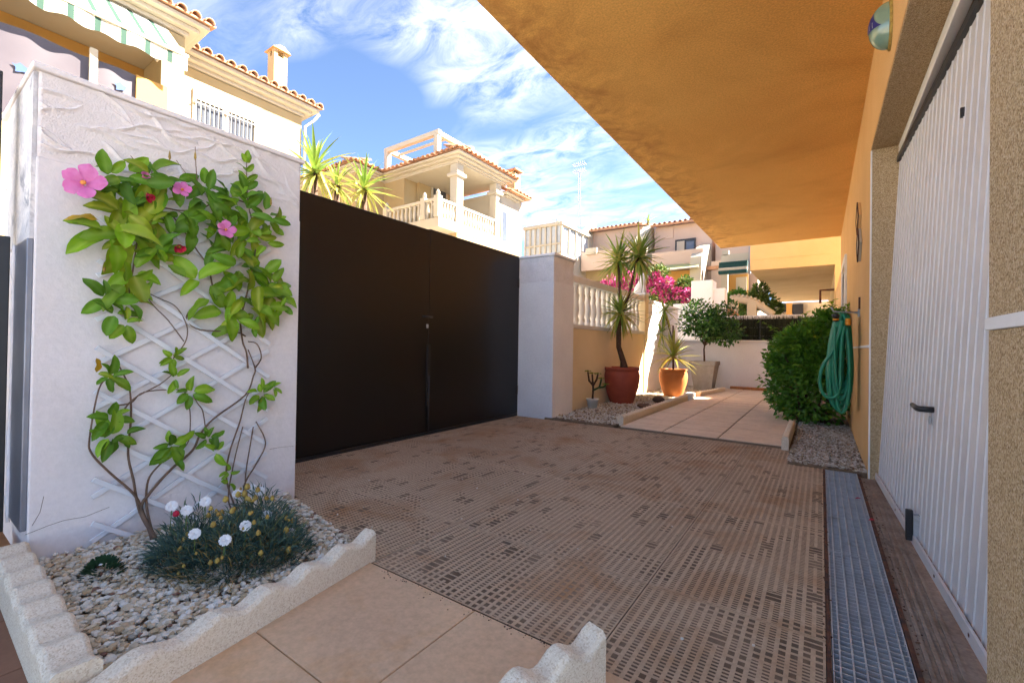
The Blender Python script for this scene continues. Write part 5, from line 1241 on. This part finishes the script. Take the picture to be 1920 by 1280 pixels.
wblock(1296, 1336, 527, 12.4, 12.95); wblock(1336.5, 1359, 541, 12.5, 12.9); wblock(1262, 1295.5, 570, 12.5, 12.9); wblock(1244, 1261.5, 588, 12.5, 12.9)
tl = thing('sloping_coping', (-2.4, 13.4, 1.5), 'short sloping terracotta coping right of the stepped wall', 'coping')
a = at(1360, 569, 1, 13.5); b_ = at(1386, 590, 1, 13.5); b = MB(); b.prism([(a.x, a.z), (b_.x, b_.z), (b_.x, b_.z-.5), (a.x, a.z-.5)], 1, 13.3, 13.7); b.build('tiles', M_['rooft'], tl)
ar = thing('scalloped_wall', (-1.8, 14.5, 0), 'white curved garden wall with scalloped top below the bush', 'wall')
P = [at(px, py, 1, 14.5) for px, py in ((1372,564),(1385,562),(1400,564),(1415,569),(1430,577),(1450,590))]
MB().tube(spl(P), .10, 8).build('curved_top', M_['hwhite'], ar); poly = [(p.x, p.z) for p in P]
for i in range(9):
    p = spl(P)[i*3]; MB().lathe([(.05,0),(.06,.04),(.02,.09)], (p.x, p.y, p.z+.08), 8).build('scallop', M_['hwhite'], ar)
for px in (1376, 1410): p = at(px, 580, 1, 14.5); MB().box(p.x-.12, p.x+.12, 14.4, 14.6, -.05, at(px, 568, 1, 14.5).z).build('pier', M_['hwhite'], ar)

# --- next house of the row on the garage side
nb = thing('next_house', (2, 18, 0), 'neighbouring peach house with a projecting balcony at the end of the path', 'house')
MB().box(.28, 7, 13.78, 26, -.05, 7.0).build('wall', M_['nbsoff'], nb)
MB().box(-1.62, .279, 13.78, 23.6, 3.12, 3.4).build('balcony_slab', M_['nbsoff'], nb)
MB().box(-1.62, .279, 13.775, 13.9, 3.401, 4.4).build('balcony_parapet', M_['nbsoff'], nb); MB().box(-1.62, -1.5, 13.901, 23.6, 3.401, 4.4).build('balcony_parapet', M_['nbsoff'], nb)
pw = at(1545, 546, 0, .28)
MB().tube([(.28, 14.4, 2.55), (-.02, 14.4, 2.55), (-.02, 14.4, 2.2)], .03, 8).build('pipe', M_['iron'], nb)
gwl = tag(MB().box(.30, .45, 10.455, 13.77, -.05, 2.45).build('sun_patch_wall', M_['peach'], org=(.37,12,0)), 'added peach wall between the two houses, limiting the sun patch past the hedge', 'wall')  # added wall, its height set to bound the sun patch on the path
ef = thing('far_entrance', (-.6, 25, 0), 'white wall with dark openings seen under the far balcony', 'wall')
rbox(1450, 1562, 568, 620, 26.5, 26.8).build('wall', M_['hwhite'], ef); rbox(1486, 1506, 570, 600, 26.3, 26.45).build('opening', M_['black'], ef); rbox(1462, 1474, 570, 584, 26.3, 26.45).build('opening', M_['black'], ef); rbox(1474.5, 1485, 568, 600, 26.25, 26.45).build('post', M_['amber'], ef)
